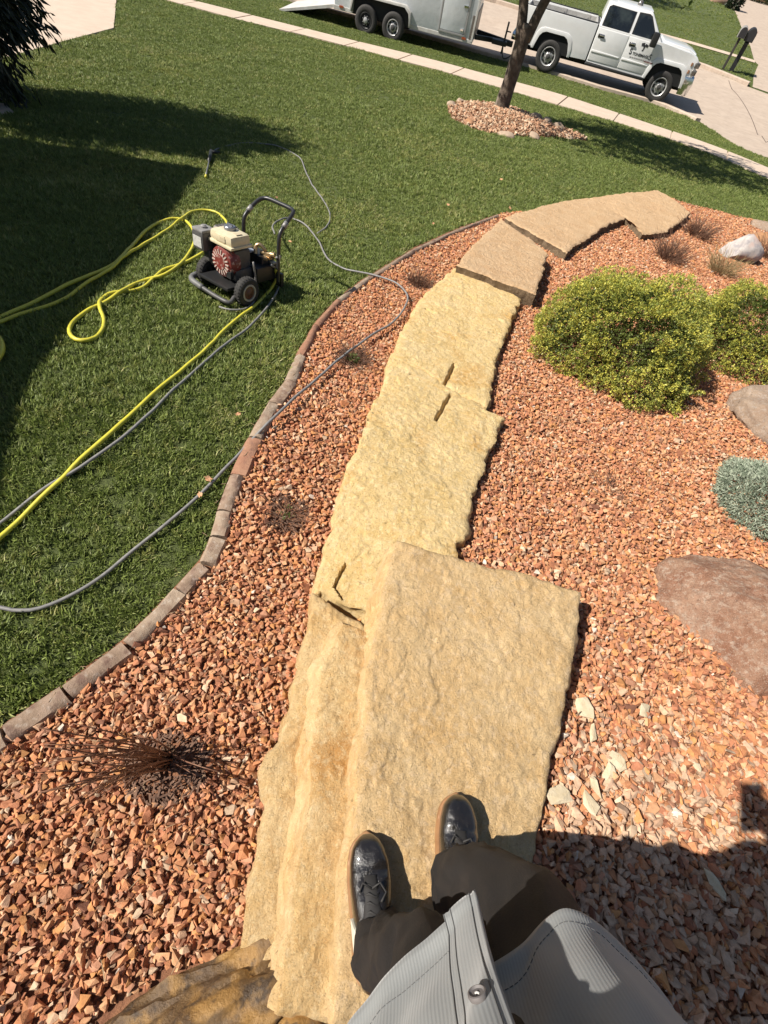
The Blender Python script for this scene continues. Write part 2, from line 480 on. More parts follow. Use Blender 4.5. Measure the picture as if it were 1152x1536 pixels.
# ================================================================== STONE PATH
def stone_mat(name, c1, c2, stain, light, bump=1.0, stain_amt=.75, dark=(.16, .13, .09), dark_amt=.5):
    """rough split sandstone: broad stains, mineral grain, chipped relief"""
    M = bpy.data.materials.new(name); M.use_nodes = True
    nt = M.node_tree; N = nt.nodes; L = nt.links; b = N['Principled BSDF']
    b.inputs['Roughness'].default_value = .93; b.inputs['Specular IOR Level'].default_value = .25
    tc = N.new('ShaderNodeTexCoord')
    def noise(sc, det=6, rough=.6, typ='FBM', loc=0.0, stretch=None, dist=0.0):
        n = N.new('ShaderNodeTexNoise'); n.noise_type = typ; n.inputs['Scale'].default_value = sc; n.inputs['Detail'].default_value = det; n.inputs['Roughness'].default_value = rough; n.inputs['Distortion'].default_value = dist
        mp = N.new('ShaderNodeMapping'); mp.inputs['Location'].default_value = (loc, loc * 1.7, loc * .6)
        if stretch: mp.inputs['Scale'].default_value = stretch
        L.new(tc.outputs['Object'], mp.inputs['Vector']); L.new(mp.outputs[0], n.inputs['Vector']); return n.outputs['Fac']
    def ramp(x, lo, hi, amt=1.0):
        r = N.new('ShaderNodeMapRange'); r.inputs[1].default_value = lo; r.inputs[2].default_value = hi; r.inputs[4].default_value = amt; L.new(x, r.inputs[0]); return r.outputs[0]
    def mix(a_, c, f):
        m_ = N.new('ShaderNodeMix'); m_.data_type = 'RGBA'
        if isinstance(a_, tuple): m_.inputs[6].default_value = (*a_, 1)
        else: L.new(a_, m_.inputs[6])
        m_.inputs[7].default_value = (*c, 1); L.new(f, m_.inputs[0]); return m_.outputs[2]
    o = mix(c1, c2, ramp(noise(7, 8, .65), .38, .62))
    o = mix(o, stain, ramp(noise(2.6, 6, .6, loc=3.1, dist=.6), .54, .70, stain_amt))
    o = mix(o, stain, ramp(noise(22, 6, .6, loc=9.1), .56, .72, .45))
    o = mix(o, light, ramp(noise(42, 6, .7, loc=5.3), .50, .64, .6))
    o = mix(o, dark, ramp(noise(4.2, 7, .7, loc=12.4), .60, .76, dark_amt))
    grain = noise(190, 3, .7, loc=2.2)
    o = mix(o, tuple(k * .42 for k in c1), ramp(grain, .56, .70, .55))
    o = mix(o, tuple(min(.85, k * 1.35) for k in light), ramp(noise(240, 2, .6, loc=8.8), .60, .72, .5))
    pit = noise(60, 5, .7, loc=6.6, stretch=(1, .55, 1), dist=.8)
    o = mix(o, tuple(k * .30 for k in dark), ramp(pit, .66, .74, .6))  # shade inside the pits painted into the colour
    L.new(o, b.inputs['Base Color'])
    chips = noise(34, 10, .74, loc=1.3, stretch=(1.15, .75, 1), dist=.5)
    vo = N.new('ShaderNodeTexVoronoi'); vo.inputs['Scale'].default_value = 75; L.new(tc.outputs['Object'], vo.inputs['Vector'])
    ad = N.new('ShaderNodeMath'); ad.operation = 'MULTIPLY_ADD'; ad.inputs[1].default_value = .10; L.new(vo.outputs['Distance'], ad.inputs[0]); L.new(chips, ad.inputs[2])
    pm = N.new('ShaderNodeMath'); pm.operation = 'MULTIPLY_ADD'; pm.inputs[1].default_value = -.28; L.new(ramp(pit, .64, .74), pm.inputs[0]); L.new(ad.outputs[0], pm.inputs[2])
    bp = N.new('ShaderNodeBump'); bp.inputs['Distance'].default_value = .022 * bump; bp.inputs['Strength'].default_value = 1.0; L.new(pm.outputs[0], bp.inputs['Height'])
    b2 = N.new('ShaderNodeBump'); b2.inputs['Distance'].default_value = .0035 * bump; b2.inputs['Strength'].default_value = 1.0; L.new(grain, b2.inputs['Height']); L.new(bp.outputs[0], b2.inputs['Normal'])
    L.new(b2.outputs[0], b.inputs['Normal'])
    return M
M_slabA = stone_mat('sandstone_tan', (0.590, 0.392, 0.185), (0.650, 0.462, 0.245), (0.570, 0.330, 0.115), (0.688, 0.513, 0.319), stain_amt=.30, dark=(.25, .20, .14), dark_amt=.45)
M_slabB = stone_mat('sandstone_gold', (0.594, 0.381, 0.162), (0.663, 0.470, 0.241), (0.491, 0.224, 0.056), (0.731, 0.560, 0.325), stain_amt=.8, dark_amt=.2)
M_slabC = stone_mat('sandstone_yellow', (0.646, 0.450, 0.188), (0.705, 0.519, 0.257), (0.587, 0.314, 0.080), (0.775, 0.616, 0.365), stain_amt=.8, dark_amt=.3)
M_slabD = stone_mat('sandstone_brown', (0.506, 0.325, 0.174), (0.564, 0.386, 0.224), (0.423, 0.235, 0.112), (0.623, 0.459, 0.291), stain_amt=.45, dark_amt=.35)

M_slabS = stone_mat('dark_side', (.15, .105, .065), (.21, .15, .09), (.10, .06, .035), (.27, .2, .13))  # darker brown stone for the side faces of the far slabs
M_face = stone_mat('split_face', (0.575, 0.382, 0.177), (0.646, 0.456, 0.239), (0.540, 0.296, 0.097), (0.681, 0.513, 0.296), bump=.7, stain_amt=.5, dark_amt=.25)
SLAB_POLYS = []
def slab(label, left, right, lev, thick, material, res=.009, cracks=(), lean=(.02, .01, .01, .01), amp=1.0, grp='stone slabs of the path', jag=.010, rise=(0, 0), stepped=None, side_mat=None):
    """lev: ('z', height) or ('g', height above ground). lean: foot offset of near, right, far, left side"""
    def pts(l):
        return np.array([at(px, py, lev[1]) if lev[0] == 'z' else hit(px, py, lev[1]) for px, py in l])
    Lp, Rp = pts(left), pts(right)
    ln = max(np.linalg.norm(np.diff(Lp, axis=0), axis=1).sum(), np.linalg.norm(np.diff(Rp, axis=0), axis=1).sum())
    wd = np.linalg.norm(Lp - Rp[:1], axis=1).min() if False else np.mean([np.linalg.norm(resample(Lp, 9)[k] - resample(Rp, 9)[k]) for k in range(9)])
    nu, nv = int(ln / res) + 2, int(wd / res) + 2
    A, B = resample(Lp, nu), resample(Rp, nu)
    v = np.linspace(0, 1, nv)[None, :, None]
    P = A[:, None] * (1 - v) + B[:, None] * v
    u = np.linspace(0, 1, nu)[:, None]
    P[..., 2] += rise[0] + (rise[1] - rise[0]) * u
    # ragged outline
    off = fbm(P * 9 + 5, 4) * jag * 1.6
    off2 = fbm(P * 9 + 50, 4) * jag * 1.6
    du = np.minimum(u, 1 - u) * ln; dv = np.minimum(v[..., 0], 1 - v[..., 0]) * wd
    eu, ev = np.exp(-du / .05), np.exp(-dv / .05)
    P[..., 0] += off * np.maximum(eu, ev); P[..., 1] += off2 * np.maximum(eu, ev)
    d = np.minimum(du + 0 * dv, dv + 0 * du)
    z = fbm(P * 3.1, 3) * .007 * amp + fbm(P * 26 + 9, 3) * .0016 * amp + fbm(P * 70 + 3, 2) * .0022 * amp - .011 * np.exp(-d / .009) - .004 * np.exp(-d / .05)
    rid = 1 - np.abs(fbm(P * np.array([16, 9, 9]) + 30, 3))
    z += (rid - .6) * .0012 * amp
    lay = fbm(P * 5 + 77, 3)
    z += .0022 * amp * np.tanh((lay - .15) * 30) + .0016 * amp * np.tanh((fbm(P * 13 + 41, 4) - .22) * 22)
    for cr in cracks:
        cw = pts(cr[0])[:, :2]; depth, w = cr[1], cr[2]
        cw = resample(cw, 60)
        dd = np.full(P.shape[:2], 9.0)
        for q in cw: dd = np.minimum(dd, np.hypot(P[..., 0] - q[0] + off * .4, P[..., 1] - q[1] + off2 * .4))
        z -= depth * np.exp(-(dd / w) ** 4)
    if stepped is not None:
        z += stepped(P, u, v[..., 0])
    P[..., 2] += z
    V = P.reshape(-1, 3); F = grid_faces(nu, nv)
    idx = np.arange(nu * nv).reshape(nu, nv)
    per = np.concatenate([idx[0, :-1], idx[:-1, -1], idx[-1, :0:-1], idx[:0:-1, 0]])
    side = np.concatenate([np.full(nv - 1, lean[0]), np.full(nu - 1, lean[1]), np.full(nv - 1, lean[2]), np.full(nu - 1, lean[3])])
    Q = V[per]; T = np.roll(Q, -1, 0) - np.roll(Q, 1, 0); T = (T + np.roll(T, 1, 0) + np.roll(T, -1, 0))
    Nn = np.stack([T[:, 1], -T[:, 0]], 1); Nn /= np.linalg.norm(Nn, axis=1)[:, None] + 1e-9
    ctr = V.mean(0)[:2]
    if ((Q[:, :2] - ctr) * Nn).sum() < 0: Nn = -Nn
    K = 6; layers = [V]; faces = [F]; prev = per; base = len(V)
    for k in range(1, K + 1):
        t = k / K; R_ = Q.copy()
        nz = fbm(Q * 11 + t * 3, 3) * .012 * (1 if k < K else 0) + fbm(np.stack([Q[:, 0] * 3, Q[:, 1] * 3, np.full(len(Q), t * 7)], 1), 2) * .008
        R_[:, :2] += Nn * (side[:, None] * t ** .8 + nz[:, None]); R_[:, 2] -= thick * t
        ids = base + np.arange(len(per)); base += len(per); layers.append(R_)
        faces.append(np.stack([prev, np.roll(prev, -1), np.roll(ids, -1), ids], 1)); prev = ids
    o = npmesh('stone_slab', np.concatenate(layers), np.concatenate(faces), [material] + ([side_mat] if side_mat else []), smooth=True)
    if side_mat:
        mi = np.zeros(sum(len(q) for q in faces), np.int32); mi[len(F):] = 1; o.data.polygons.foreach_set('material_index', mi)
    bm = bmesh.new(); bm.from_mesh(o.data); bmesh.ops.recalc_face_normals(bm, faces=bm.faces[:]); bm.to_mesh(o.data); bm.free()
    o.data.set_sharp_from_angle(angle=math.radians(48))
    tag(o, label, 'stone slab', grp)
    SLAB_POLYS.append([tuple(p) for p in A[:, :2]] + [tuple(p) for p in B[::-1, :2]])
    return o
slab('broad tan top slab the person is standing on',
     [(494, 1545), (499, 1515), (512, 1380), (533, 1200), (546, 1080), (560, 960), (576, 880), (596, 806)],
     [(770, 1545), (785, 1450), (800, 1350), (813, 1262), (833, 1130), (858, 1000), (868, 940), (873, 884)],
     ('z', 0.0), .13, M_slabA, side_mat=M_face, res=.0062, lean=(.01, .0, .015, .035), amp=1.1, jag=.007)
slab('golden middle step showing as a strip left of the broad tan top slab',
     [(412, 1522), (424, 1470), (438, 1390), (452, 1280), (462, 1180), (474, 1070), (484, 1000), (498, 957), (516, 930)],
     [(600, 1545), (600, 1470), (606, 1390), (610, 1280), (614, 1180), (618, 1080), (622, 1000), (626, 980)],
     ('z', -.08), .12, M_slabB, side_mat=M_face, res=.008, lean=(.0, 0, 0, .05), amp=1.2, jag=.007)
slab('lowest stained step with a jagged left edge beside the red gravel',
     [(346, 1482), (362, 1405), (380, 1300), (396, 1205), (391, 1152), (420, 1112), (438, 1055), (455, 960), (468, 885)],
     [(560, 1500), (560, 1405), (565, 1300), (568, 1205), (570, 1152), (574, 1112), (576, 1055), (580, 985), (560, 948)],
     ('z', -.18), .16, M_slabB, res=.008, lean=(.0, 0, 0, .01), amp=1.0, jag=.009)
slab('long yellow slab under the far end of the broad tan slab',
     [(468, 886), (472, 868), (490, 795), (508, 733), (530, 678), (546, 640), (556, 614), (568, 585), (580, 558), (592, 530)],
     [(640, 960), (660, 900), (692, 818), (702, 780), (711, 738), (727, 702), (745, 660), (755, 624)],
     ('g', .085), .16, M_slabC, cracks=[([(520, 850), (510, 868), (502, 882), (513, 900)], .03, .006), ([(514, 932), (550, 950)], .03, .006), ([(620, 640), (650, 655)], .0, .01),
                                         ([(655, 630), (664, 612), (676, 590)], .035, .010), ([(676, 590), (700, 596)], .02, .008), ([(555, 626), (578, 634)], .03, .010), ([(616, 561), (640, 572), (668, 584)], .03, .009)], res=.009, amp=1.2, jag=.012)
slab('narrower yellow slab with a notched crack between the long yellow slab and the brown one',
     [(590, 534), (596, 514), (602, 494), (627, 452), (655, 422), (682, 400)],
     [(733, 607), (738, 570), (746, 535), (757, 505), (768, 482), (777, 458), (783, 446)],
     ('g', .092), .16, M_slabC, cracks=[([(666, 576), (674, 562), (682, 546)], .035, .010), ([(640, 464), (650, 470)], .02, .01)], res=.011, amp=1.1, jag=.012)
slab('brown squarish slab whose dark near edge stands above the yellow slab',
     [(685, 396), (700, 378), (722, 355), (752, 327)], [(803, 439), (810, 420), (816, 400), (822, 378)],
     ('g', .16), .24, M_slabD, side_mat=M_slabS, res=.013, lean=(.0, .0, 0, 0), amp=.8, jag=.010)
slab('long curved tan slab between the brown squarish slab and the last slab',
     [(757, 324), (800, 312), (840, 302), (878, 295), (896, 300)], [(850, 378), (866, 366), (888, 352), (915, 336), (940, 326)],
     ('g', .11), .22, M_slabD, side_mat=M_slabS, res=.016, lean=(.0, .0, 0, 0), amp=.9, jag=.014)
slab('last tan slab of the path with a dark end face next to the lawn',
     [(884, 296), (935, 289), (986, 284), (1012, 299)], [(946, 330), (966, 350), (1001, 347), (1037, 319)],
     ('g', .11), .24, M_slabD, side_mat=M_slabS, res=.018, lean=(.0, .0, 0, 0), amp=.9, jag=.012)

# ------------------------------------------------------------------ edging stones along the lawn
M_edge = [mat('edging_brown', (.22, .15, .10), .85, color2=(.30, .21, .15), scale=25, bump=.004, bump_scale=90, patches=[((.13, .07, .05), 18, .5, .65, .8), ((.40, .33, .27), 45, .56, .7, .6)]),
          mat('edging_grey', (.27, .195, .135), .85, color2=(.35, .265, .19), scale=22, bump=.004, bump_scale=90, patches=[((.20, .12, .08), 16, .5, .65, .7), ((.46, .40, .33), 50, .56, .7, .5)]),
          mat('edging_red', (.26, .12, .07), .8, color2=(.32, .17, .10), scale=25, bump=.004, bump_scale=90, patches=[((.18, .09, .06), 18, .52, .68, .7)])]
EST = [((-60, 1128), (2, 1092), 1, 'pale edging stone at the left border of the photo'),
       ((4, 1090), (92, 1030), 0, 'brown edging stone nearest the bare twig shrub, second from the left'),
       ((94, 1029), (184, 963), 0, 'long rust-brown edging stone between the lawn corner and the grey mottled one'),
       ((187, 960), (262, 882), 1, 'long grey mottled edging stone with a dark joint at each end'),
       ((265, 879), (300, 844), 0, 'short brown edging stone right of the long grey mottled one'),
       ((301, 841), (317, 805), 1, 'pale stub of edging stone where the lawn bends upward'),
       ((318, 802), (327, 766), 1, 'pale edging stone left of the small sprouting plant'),
       ((329, 762), (347, 712), 0, 'red-brown edging stone beside the leaf on the lawn rim'),
       ((348, 708), (374, 656), 2, 'reddish edging stone crossed by the grey hose end'),
       ((376, 652), (403, 604), 1, 'grey weathered edging stone just above the hose crossing'),
       ((405, 601), (428, 571), 0, 'small brown edging stone above the grey weathered one'),
       ((430, 567), (445, 533), 1, 'grey edging stone with a split end near mid lawn'),
       ((447, 529), (470, 488), 2, 'red edging brick below the wooden-looking one'),
       ((472, 484), (504, 450), 2, 'bright orange edging brick left of the pressure washer shadow'),
       ((506, 447), (549, 417), 1, 'weathered grey-brown edging stone where the hose enters the bed'),
       ((552, 414), (618, 375), 0, 'thin dark edging stone behind the hose loop'),
       ((622, 372), (682, 346), 0, 'thin edging stone left of the brown squarish slab'),
       ((686, 344), (744, 323), 0, 'last thin edging stone touching the long curved slab')]
for k, (a, b, mi, lab) in enumerate(EST):
    if k: a = EST[k - 1][1]
    p, q = hit(*a, .03), hit(*b, .03)
    dirv = (q - p); ln = np.linalg.norm(dirv[:2]); T = dirv[:2] / ln; Nn = np.array([T[1], -T[0]])
    w = rng.uniform(.062, .078) if k < 12 else .05
    nseg = 9; rings = []
    for i, t in enumerate(np.linspace(.004, ln - .004, nseg)):
        c = p[:2] + T * t
        prof = [(-.005, -.12), (-.005, .040), (.008, .052), (w * .5, .056), (w - .01, .050), (w, .034), (w + .003, -.12)]
        rr = []
        for (o_, hgt) in prof:
            e = fbm(np.array([[c[0] * 9 + o_ * 20, c[1] * 9, k * 3.3 + hgt * 9]]), 3)[0]
            xy = c + Nn * (o_ + e * .008)
            rr.append((xy[0], xy[1], float(G(*c)) + hgt - .012 + e * .008))
        rings.append(rr)
    mb = MB(); mb.loft(rings)
    o = mb.build('edging_stone', M_edge[mi], smooth=True, angle=40)
    tag(o, lab, 'edging stone', 'edging stones between the lawn and the gravel bed')

# ------------------------------------------------------------------ boulders
def boulder(name, label, c, rad, rotz, seed, material, planes=7, sub=5, amp=.10, cat='boulder', group=None, tilt=(0, 0), cut=.72, fr=1.6, st=(1, 1, 1)):
    r_ = np.random.default_rng(seed)
    bm = bmesh.new(); bmesh.ops.create_icosphere(bm, subdivisions=sub, radius=1)
    V = np.array([v.co for v in bm.verts]); F = np.array([[v.index for v in f.verts] for f in bm.faces]); bm.free()
    for _ in range(planes):
        n = r_.normal(size=3); n /= np.linalg.norm(n); d = r_.uniform(cut, .95)
        over = np.maximum(0, V @ n - d); V = V - over[:, None] * n * .93
    st = np.array(st); V = V * (1 + amp * fbm(V * fr * st + seed, 4)[:, None] + .03 * fbm(V * 9 * st + seed, 3)[:, None])
    V = V * np.array(rad)
    R = Matrix.Rotation(rotz, 3, 'Z') @ Matrix.Rotation(tilt[0], 3, 'X') @ Matrix.Rotation(tilt[1], 3, 'Y')
    V = V @ np.array(R).T
    o = npmesh(name, V, F, material, smooth=True)
    o.data.set_sharp_from_angle(angle=math.radians(50))
    o.location = tuple(c)
    return tag(o, label, cat, group)
M_redrock = stone_mat('red_granite', (.26, .125, .075), (.36, .215, .14), (.48, .33, .235), (.52, .42, .33), bump=.9, stain_amt=.85, dark=(.13, .075, .06), dark_amt=.8)
M_redrock_plain = mat('red_granite_plain', (.215, .085, .05), .8, color2=(.30, .15, .095), scale=7, bump=.012, bump_scale=70, contrast=(.4, .6),
                patches=[((.40, .23, .15), 3.0, .50, .62, .8), ((.50, .42, .34), 9, .63, .69, .7), ((.14, .10, .09), 60, .58, .66, .6), ((.62, .52, .44), 110, .60, .68, .5)])
M_greyrock = stone_mat('grey_granite', (.27, .19, .135), (.34, .25, .18), (.28, .17, .10), (.42, .36, .31), bump=.7, stain_amt=.6, dark=(.13, .10, .09), dark_amt=.6)
M_greyrock_plain = mat('grey_granite_plain', (.26, .205, .17), .85, color2=(.34, .275, .23), scale=8, bump=.010, bump_scale=80,
                 patches=[((.30, .17, .09), 3.5, .56, .66, .7), ((.12, .10, .10), 80, .57, .66, .6), ((.50, .44, .40), 120, .6, .68, .5)])
M_palerock = mat('pale_rock', (.34, .31, .29), .8, color2=(.46, .42, .39), scale=9, bump=.004, bump_scale=50, patches=[((.25, .23, .24), 14, .52, .62, .7), ((.50, .33, .27), 5, .56, .66, .6)])
M_wetrock = mat('wet_rock', (.19, .115, .05), .46, color2=(.10, .06, .03), scale=14, bump=.008, bump_scale=38, spec=.45, contrast=(.4, .6),
                patches=[((.36, .20, .06), 11, .52, .62, .8), ((.05, .035, .025), 26, .56, .64, .8)])
M_orangerock = mat('orange_rock', (.38, .19, .08), .85, color2=(.30, .16, .09), scale=9, bump=.004, bump_scale=60)
boulder('boulder', 'large red-brown speckled boulder at the right edge of the gravel', (1.645, 1.06, -.135), (.42, .33, .25), -.55, 11, M_redrock, planes=9, amp=.12, tilt=(.18, -.1))
boulder('boulder', 'grey speckled boulder beside the shadow of the big round shrub', (2.86, 3.02, -.50), (.62, .44, .27), -.35, 23, M_greyrock, planes=8, amp=.1)
boulder('boulder', 'small pale grey boulder in front of the dried stalks', tuple(hit(1102, 392) + np.array([.05, .12, .10])), (.30, .23, .22), .2, 31, M_palerock, planes=12, amp=.08, sub=4, cut=.62)
boulder('boulder', 'flat orange rock behind the small pale grey boulder', tuple(hit(1143, 368) + np.array([.1, .15, .02])), (.36, .22, .10), -.3, 35, M_orangerock, planes=10, sub=4)
boulder('boulder', 'flat grey rock at the lawn edge near the right border', tuple(hit(1146, 348) + np.array([.1, .1, .02])), (.32, .2, .10), -.3, 37, M_greyrock, planes=10, sub=4)
boulder('boulder', 'wet brown layered rock under the lowest step at the bottom edge', (-.115, -.44, -.275), (.36, .155, .17), .60, 41, M_wetrock, planes=6, amp=.16, fr=2.2, tilt=(.1, -.05), st=(.6, 2.4, 1.6))
boulder('boulder', 'wet golden brown rock at the foot of the golden middle step', (.115, -.375, -.16), (.10, .06, .085), .9, 43, M_wetrock, planes=6, amp=.12, sub=4)
boulder('boulder', 'small dark wet rock wedged under the broad tan slab', (.185, -.39, -.14), (.06, .05, .075), .5, 47, M_wetrock, planes=6, amp=.12, sub=4)

# ------------------------------------------------------------------ gravel
def hull_rock(seed, npt=10, rad=(1, .74, .52)):
    r_ = np.random.default_rng(seed)
    p = r_.normal(size=(npt, 3)); p /= np.linalg.norm(p, axis=1)[:, None]; p *= r_.uniform(.84, 1.1, (npt, 1)); p *= np.array(rad)
    bm = bmesh.new()
    for q in p: bm.verts.new(q)
    bmesh.ops.convex_hull(bm, input=bm.verts[:])
    for v in [v for v in bm.verts if not v.link_faces]: bm.verts.remove(v)
    bmesh.ops.triangulate(bm, faces=bm.faces[:])
    bmesh.ops.recalc_face_normals(bm, faces=bm.faces[:]); bm.verts.index_update()
    V = np.array([v.co for v in bm.verts]); F = np.array([[v.index for v in f.verts] for f in bm.faces]); bm.free()
    return V, F
ROCKS = [hull_rock(100 + i, npt=int(rng.integers(8, 11)), rad=(1, rng.uniform(.62, .92), rng.uniform(.42, .70))) for i in range(36)]
def rotmats(n, tilt, r_):
    a = r_.uniform(0, 2 * np.pi, n); tx = r_.normal(0, tilt, n); ty = r_.normal(0, tilt, n)
    ca, sa = np.cos(a), np.sin(a); cx, sx = np.cos(tx), np.sin(tx); cy, sy = np.cos(ty), np.sin(ty); Z = np.zeros(n); O = np.ones(n)
    Rz = np.stack([ca, -sa, Z, sa, ca, Z, Z, Z, O], -1).reshape(n, 3, 3)
    Rx = np.stack([O, Z, Z, Z, cx, -sx, Z, sx, cx], -1).reshape(n, 3, 3)
    Ry = np.stack([cy, Z, sy, Z, O, Z, -sy, Z, cy], -1).reshape(n, 3, 3)
    return Rx @ Ry @ Rz
def scatter_rocks(name, P, S, C, material, tilt=.35, seed=5, parent=None):
    r_ = np.random.default_rng(seed)
    n = len(P); R = rotmats(n, tilt, r_); kind = r_.integers(0, len(ROCKS), n)
    VV, FF, CC = [], [], []; off = 0
    for k, (V, F) in enumerate(ROCKS):
        ids = np.where(kind == k)[0]
        if not len(ids): continue
        W = np.einsum('nij,vj->nvi', R[ids], V) * S[ids][:, None, None] + P[ids][:, None]
        VV.append(W.reshape(-1, 3)); m_ = len(V)
        FF.append((F[None] + (np.arange(len(ids)) * m_)[:, None, None]).reshape(-1, 3) + off); off += len(ids) * m_
        CC.append(np.repeat(C[ids], m_, 0))
    return npmesh(name, np.concatenate(VV), np.concatenate(FF), material, parent=parent, cols=np.concatenate(CC))
PAL = np.array([(.56, .245, .11), (.48, .20, .10), (.60, .32, .16), (.63, .39, .235), (.38, .155, .08), (.62, .44, .28), (.50, .245, .14), (.58, .27, .10), (.25, .11, .065), (.70, .58, .45)])
PAL = PAL * np.array([1.0, 1.02, 1.08])
PALW = np.array([.25, .17, .19, .09, .08, .03, .1, .07, .015, .005])
M_gravel = mat('gravel_stone', (1, 1, 1), .9, spec=.25, color2=(.72, .70, .68), scale=70, attr='tint', bump=.0015, bump_scale=260)
def jitter_grid(poly, sp, r_, jit=.45):
    a = np.array(poly); x0, y0 = a.min(0); x1, y1 = a.max(0)
    X, Y = np.meshgrid(np.arange(x0, x1, sp), np.arange(y0, y1, sp)); X = X.ravel(); Y = Y.ravel()
    X = X + r_.uniform(-jit, jit, X.size) * sp; Y = Y + r_.uniform(-jit, jit, Y.size) * sp
    k = inpoly(X, Y, poly); return X[k], Y[k]
MULCH = [tuple(hit(252, 1150)[:2]) + (.135, .11), tuple(hit(430, 775)[:2]) + (.10, .10), tuple(hit(530, 540)[:2]) + (.13, .13), tuple(hit(628, 428)[:2]) + (.14, .14)]
def gravel(poly, seed):
    r_ = np.random.default_rng(seed); PP = []; SS = []
    for sp, dz, s0, s1 in ((.0178, .010, .0118, .0162), (.0195, .017, .0108, .0165), (.026, .024, .0115, .0190)):
        x, y = jitter_grid(poly, sp, r_)
        px, py, d = project(np.stack([x, y, G(x, y)], -1))
        k = (d > 0) & (px > -110) & (px < 1270) & (py > 200) & (py < 1680) & ((d < 4.2) | (r_.random(x.size) < .62))
        for (mx, my, rx, ry) in MULCH: k &= (((x - mx) / rx) ** 2 + ((y - my) / ry) ** 2 > r_.uniform(.5, 1.2, x.size))
        for q in resample(EDGE, 160): k &= (x - q[0]) ** 2 + (y - q[1]) ** 2 > .066 ** 2
        for (bx_, by_, br_) in ((-.115, -.46, .11), (-.20, -.41, .085), (0.0, -.37, .08), (-.29, -.47, .08), (.115, -.375, .08), (1.66, 1.09, .25), (2.78, 3.05, .3)): k &= (x - bx_) ** 2 + (y - by_) ** 2 > br_ ** 2
        for sp_ in SLAB_POLYS:
            c = np.mean(sp_, 0); shr = [tuple(c + (np.array(q) - c) * .93) for q in sp_]
            k &= ~inpoly(x, y, shr)
        x, y = x[k], y[k]
        s = r_.uniform(s0, s1, x.size) * np.exp(r_.normal(0, .20, x.size)) * np.where(d[k] < 4.2, 1, 1.25)
        big = 1.0 + .22 * sstep((x - .5) / .5) * sstep((1.3 - y) / 1.2)
        s = s * big
        PP.append(np.stack([x, y, G(x, y) + dz + r_.normal(0, .004, x.size)], -1)); SS.append(s)
    P = np.concatenate(PP); S = np.concatenate(SS)
    c = PAL[r_.choice(len(PAL), len(P), p=PALW)] * r_.uniform(.78, 1.18, (len(P), 1))
    pale = sstep((P[:, 0] - .55) / .3) * sstep((.75 - P[:, 1]) / .6) * sstep((1.9 - P[:, 0]) / .9)  # lens haze at the lower right put into the stone colour
    pk = r_.random(len(P)) < pale * .55
    c[pk] = np.array([.58, .39, .26]) * r_.uniform(.8, 1.15, (pk.sum(), 1))
    return P, S, np.clip(c, 0, .8)
P_, S_, C_ = gravel(BED, 3)
print('gravel pieces', len(P_))
g_ = scatter_rocks('gravel', P_, S_, C_, M_gravel, tilt=.42); g_['kind'] = 'stuff'
tag(g_, 'loose red-brown crushed gravel filling the planting bed', None)

# pale limestone chips lying on the gravel near the slab
M_chip = mat('pale_chip', (.50, .40, .25), .9, color2=(.58, .49, .34), scale=30, bump=.003, bump_scale=120)
CH = [((877, 1062), .052, 'pale cream chip lying nearest the right edge of the tan slab'), ((890, 1100), .045, 'narrow upright cream chip below the topmost pale chip'),
      ((840, 1195), .058, 'round white chip touching the tan slab beside the right shoe'), ((912, 1157), .040, 'white chip lower right of the pair in the gravel'),
      ((926, 1140), .045, 'cream chip upper of the pair in the gravel'), ((968, 1066), .042, 'lone cream chip between the slab and the red boulder'),
      ((885, 1205), .045, 'cream chip just above the person\'s shadow'), ((893, 1180), .050, 'long tan chip standing above the cream chip near the shadow'),
      ((1072, 1325), .062, 'long pale pointed chip lying in the person\'s shadow'), ((1046, 1150), .022, 'tiny white chip near the shadow of the raised hands')]
for k, (pxy, s, lab) in enumerate(CH):
    V, F = hull_rock(900 + k * 3, 13, (1, .62 if k in (1, 7, 8) else .8, .20)); s *= .8
    if k in (1, 7, 8): V = V * np.array([1, .6, 1])
    n_ = V / np.linalg.norm(V, axis=1)[:, None]
    o = npmesh('stone_chip', V * s, F, M_chip)
    P = hit(*pxy, .035); o.location = tuple(P); o.rotation_euler = (rng.uniform(-.15, .15), rng.uniform(-.15, .15), {1: 1.45, 7: 1.9, 8: 2.2}.get(k, rng.uniform(0, 6)))
    tag(o, lab, 'stone chip', 'pale chips on the gravel')

# ================================================================== HOUSE (throws the shade on the lawn, stands left of the frame)
M_wall = mat('siding', (.42, .36, .28), .8, color2=(.46, .40, .31), scale=4)
M_shing = mat('shingles', (.09, .08, .075), .95, color2=(.13, .115, .10), scale=30)
EC = np.array([-5.53, 4.78]); ED = np.array([.353, -.936]); EN = np.array([-.936, -.353])
hs = empty('house', (EC[0], EC[1], -1.0), 0, 'house at the left whose eave shades the lawn', 'house')
def hp(a, b): return EC + ED * a + EN * b - EC
mb = MB(); q = [hp(.35, .45), hp(13, .45), hp(13, 9), hp(.35, 9)]
mb.hexa([(p[0], p[1], -.6) for p in q] + [(p[0], p[1], 3.02) for p in q]); mb.build('wall', M_wall, hs)
mb = MB(); q = [hp(0, 0), hp(13.4, 0), hp(13.4, 9.4), hp(0, 9.4)]; r_ = [hp(4.4, 4.5), hp(9, 4.5)]
vs = [(p[0], p[1], 3.03) for p in q] + [(p[0], p[1], 3.2) for p in q] + [(p[0], p[1], 5.2) for p in r_]
mb.add(vs, [(3, 2, 1, 0), (0, 1, 5, 4), (1, 2, 6, 5), (2, 3, 7, 6), (3, 0, 4, 7), (4, 5, 9, 8), (5, 6, 9), (6, 7, 8, 9), (7, 4, 8)])
mb.build('roof', M_shing, hs)

# ================================================================== GRASS
M_blade = mat('grass_blade', (1, 1, 1), .55, attr='tint', trans=.25, spec=.35)
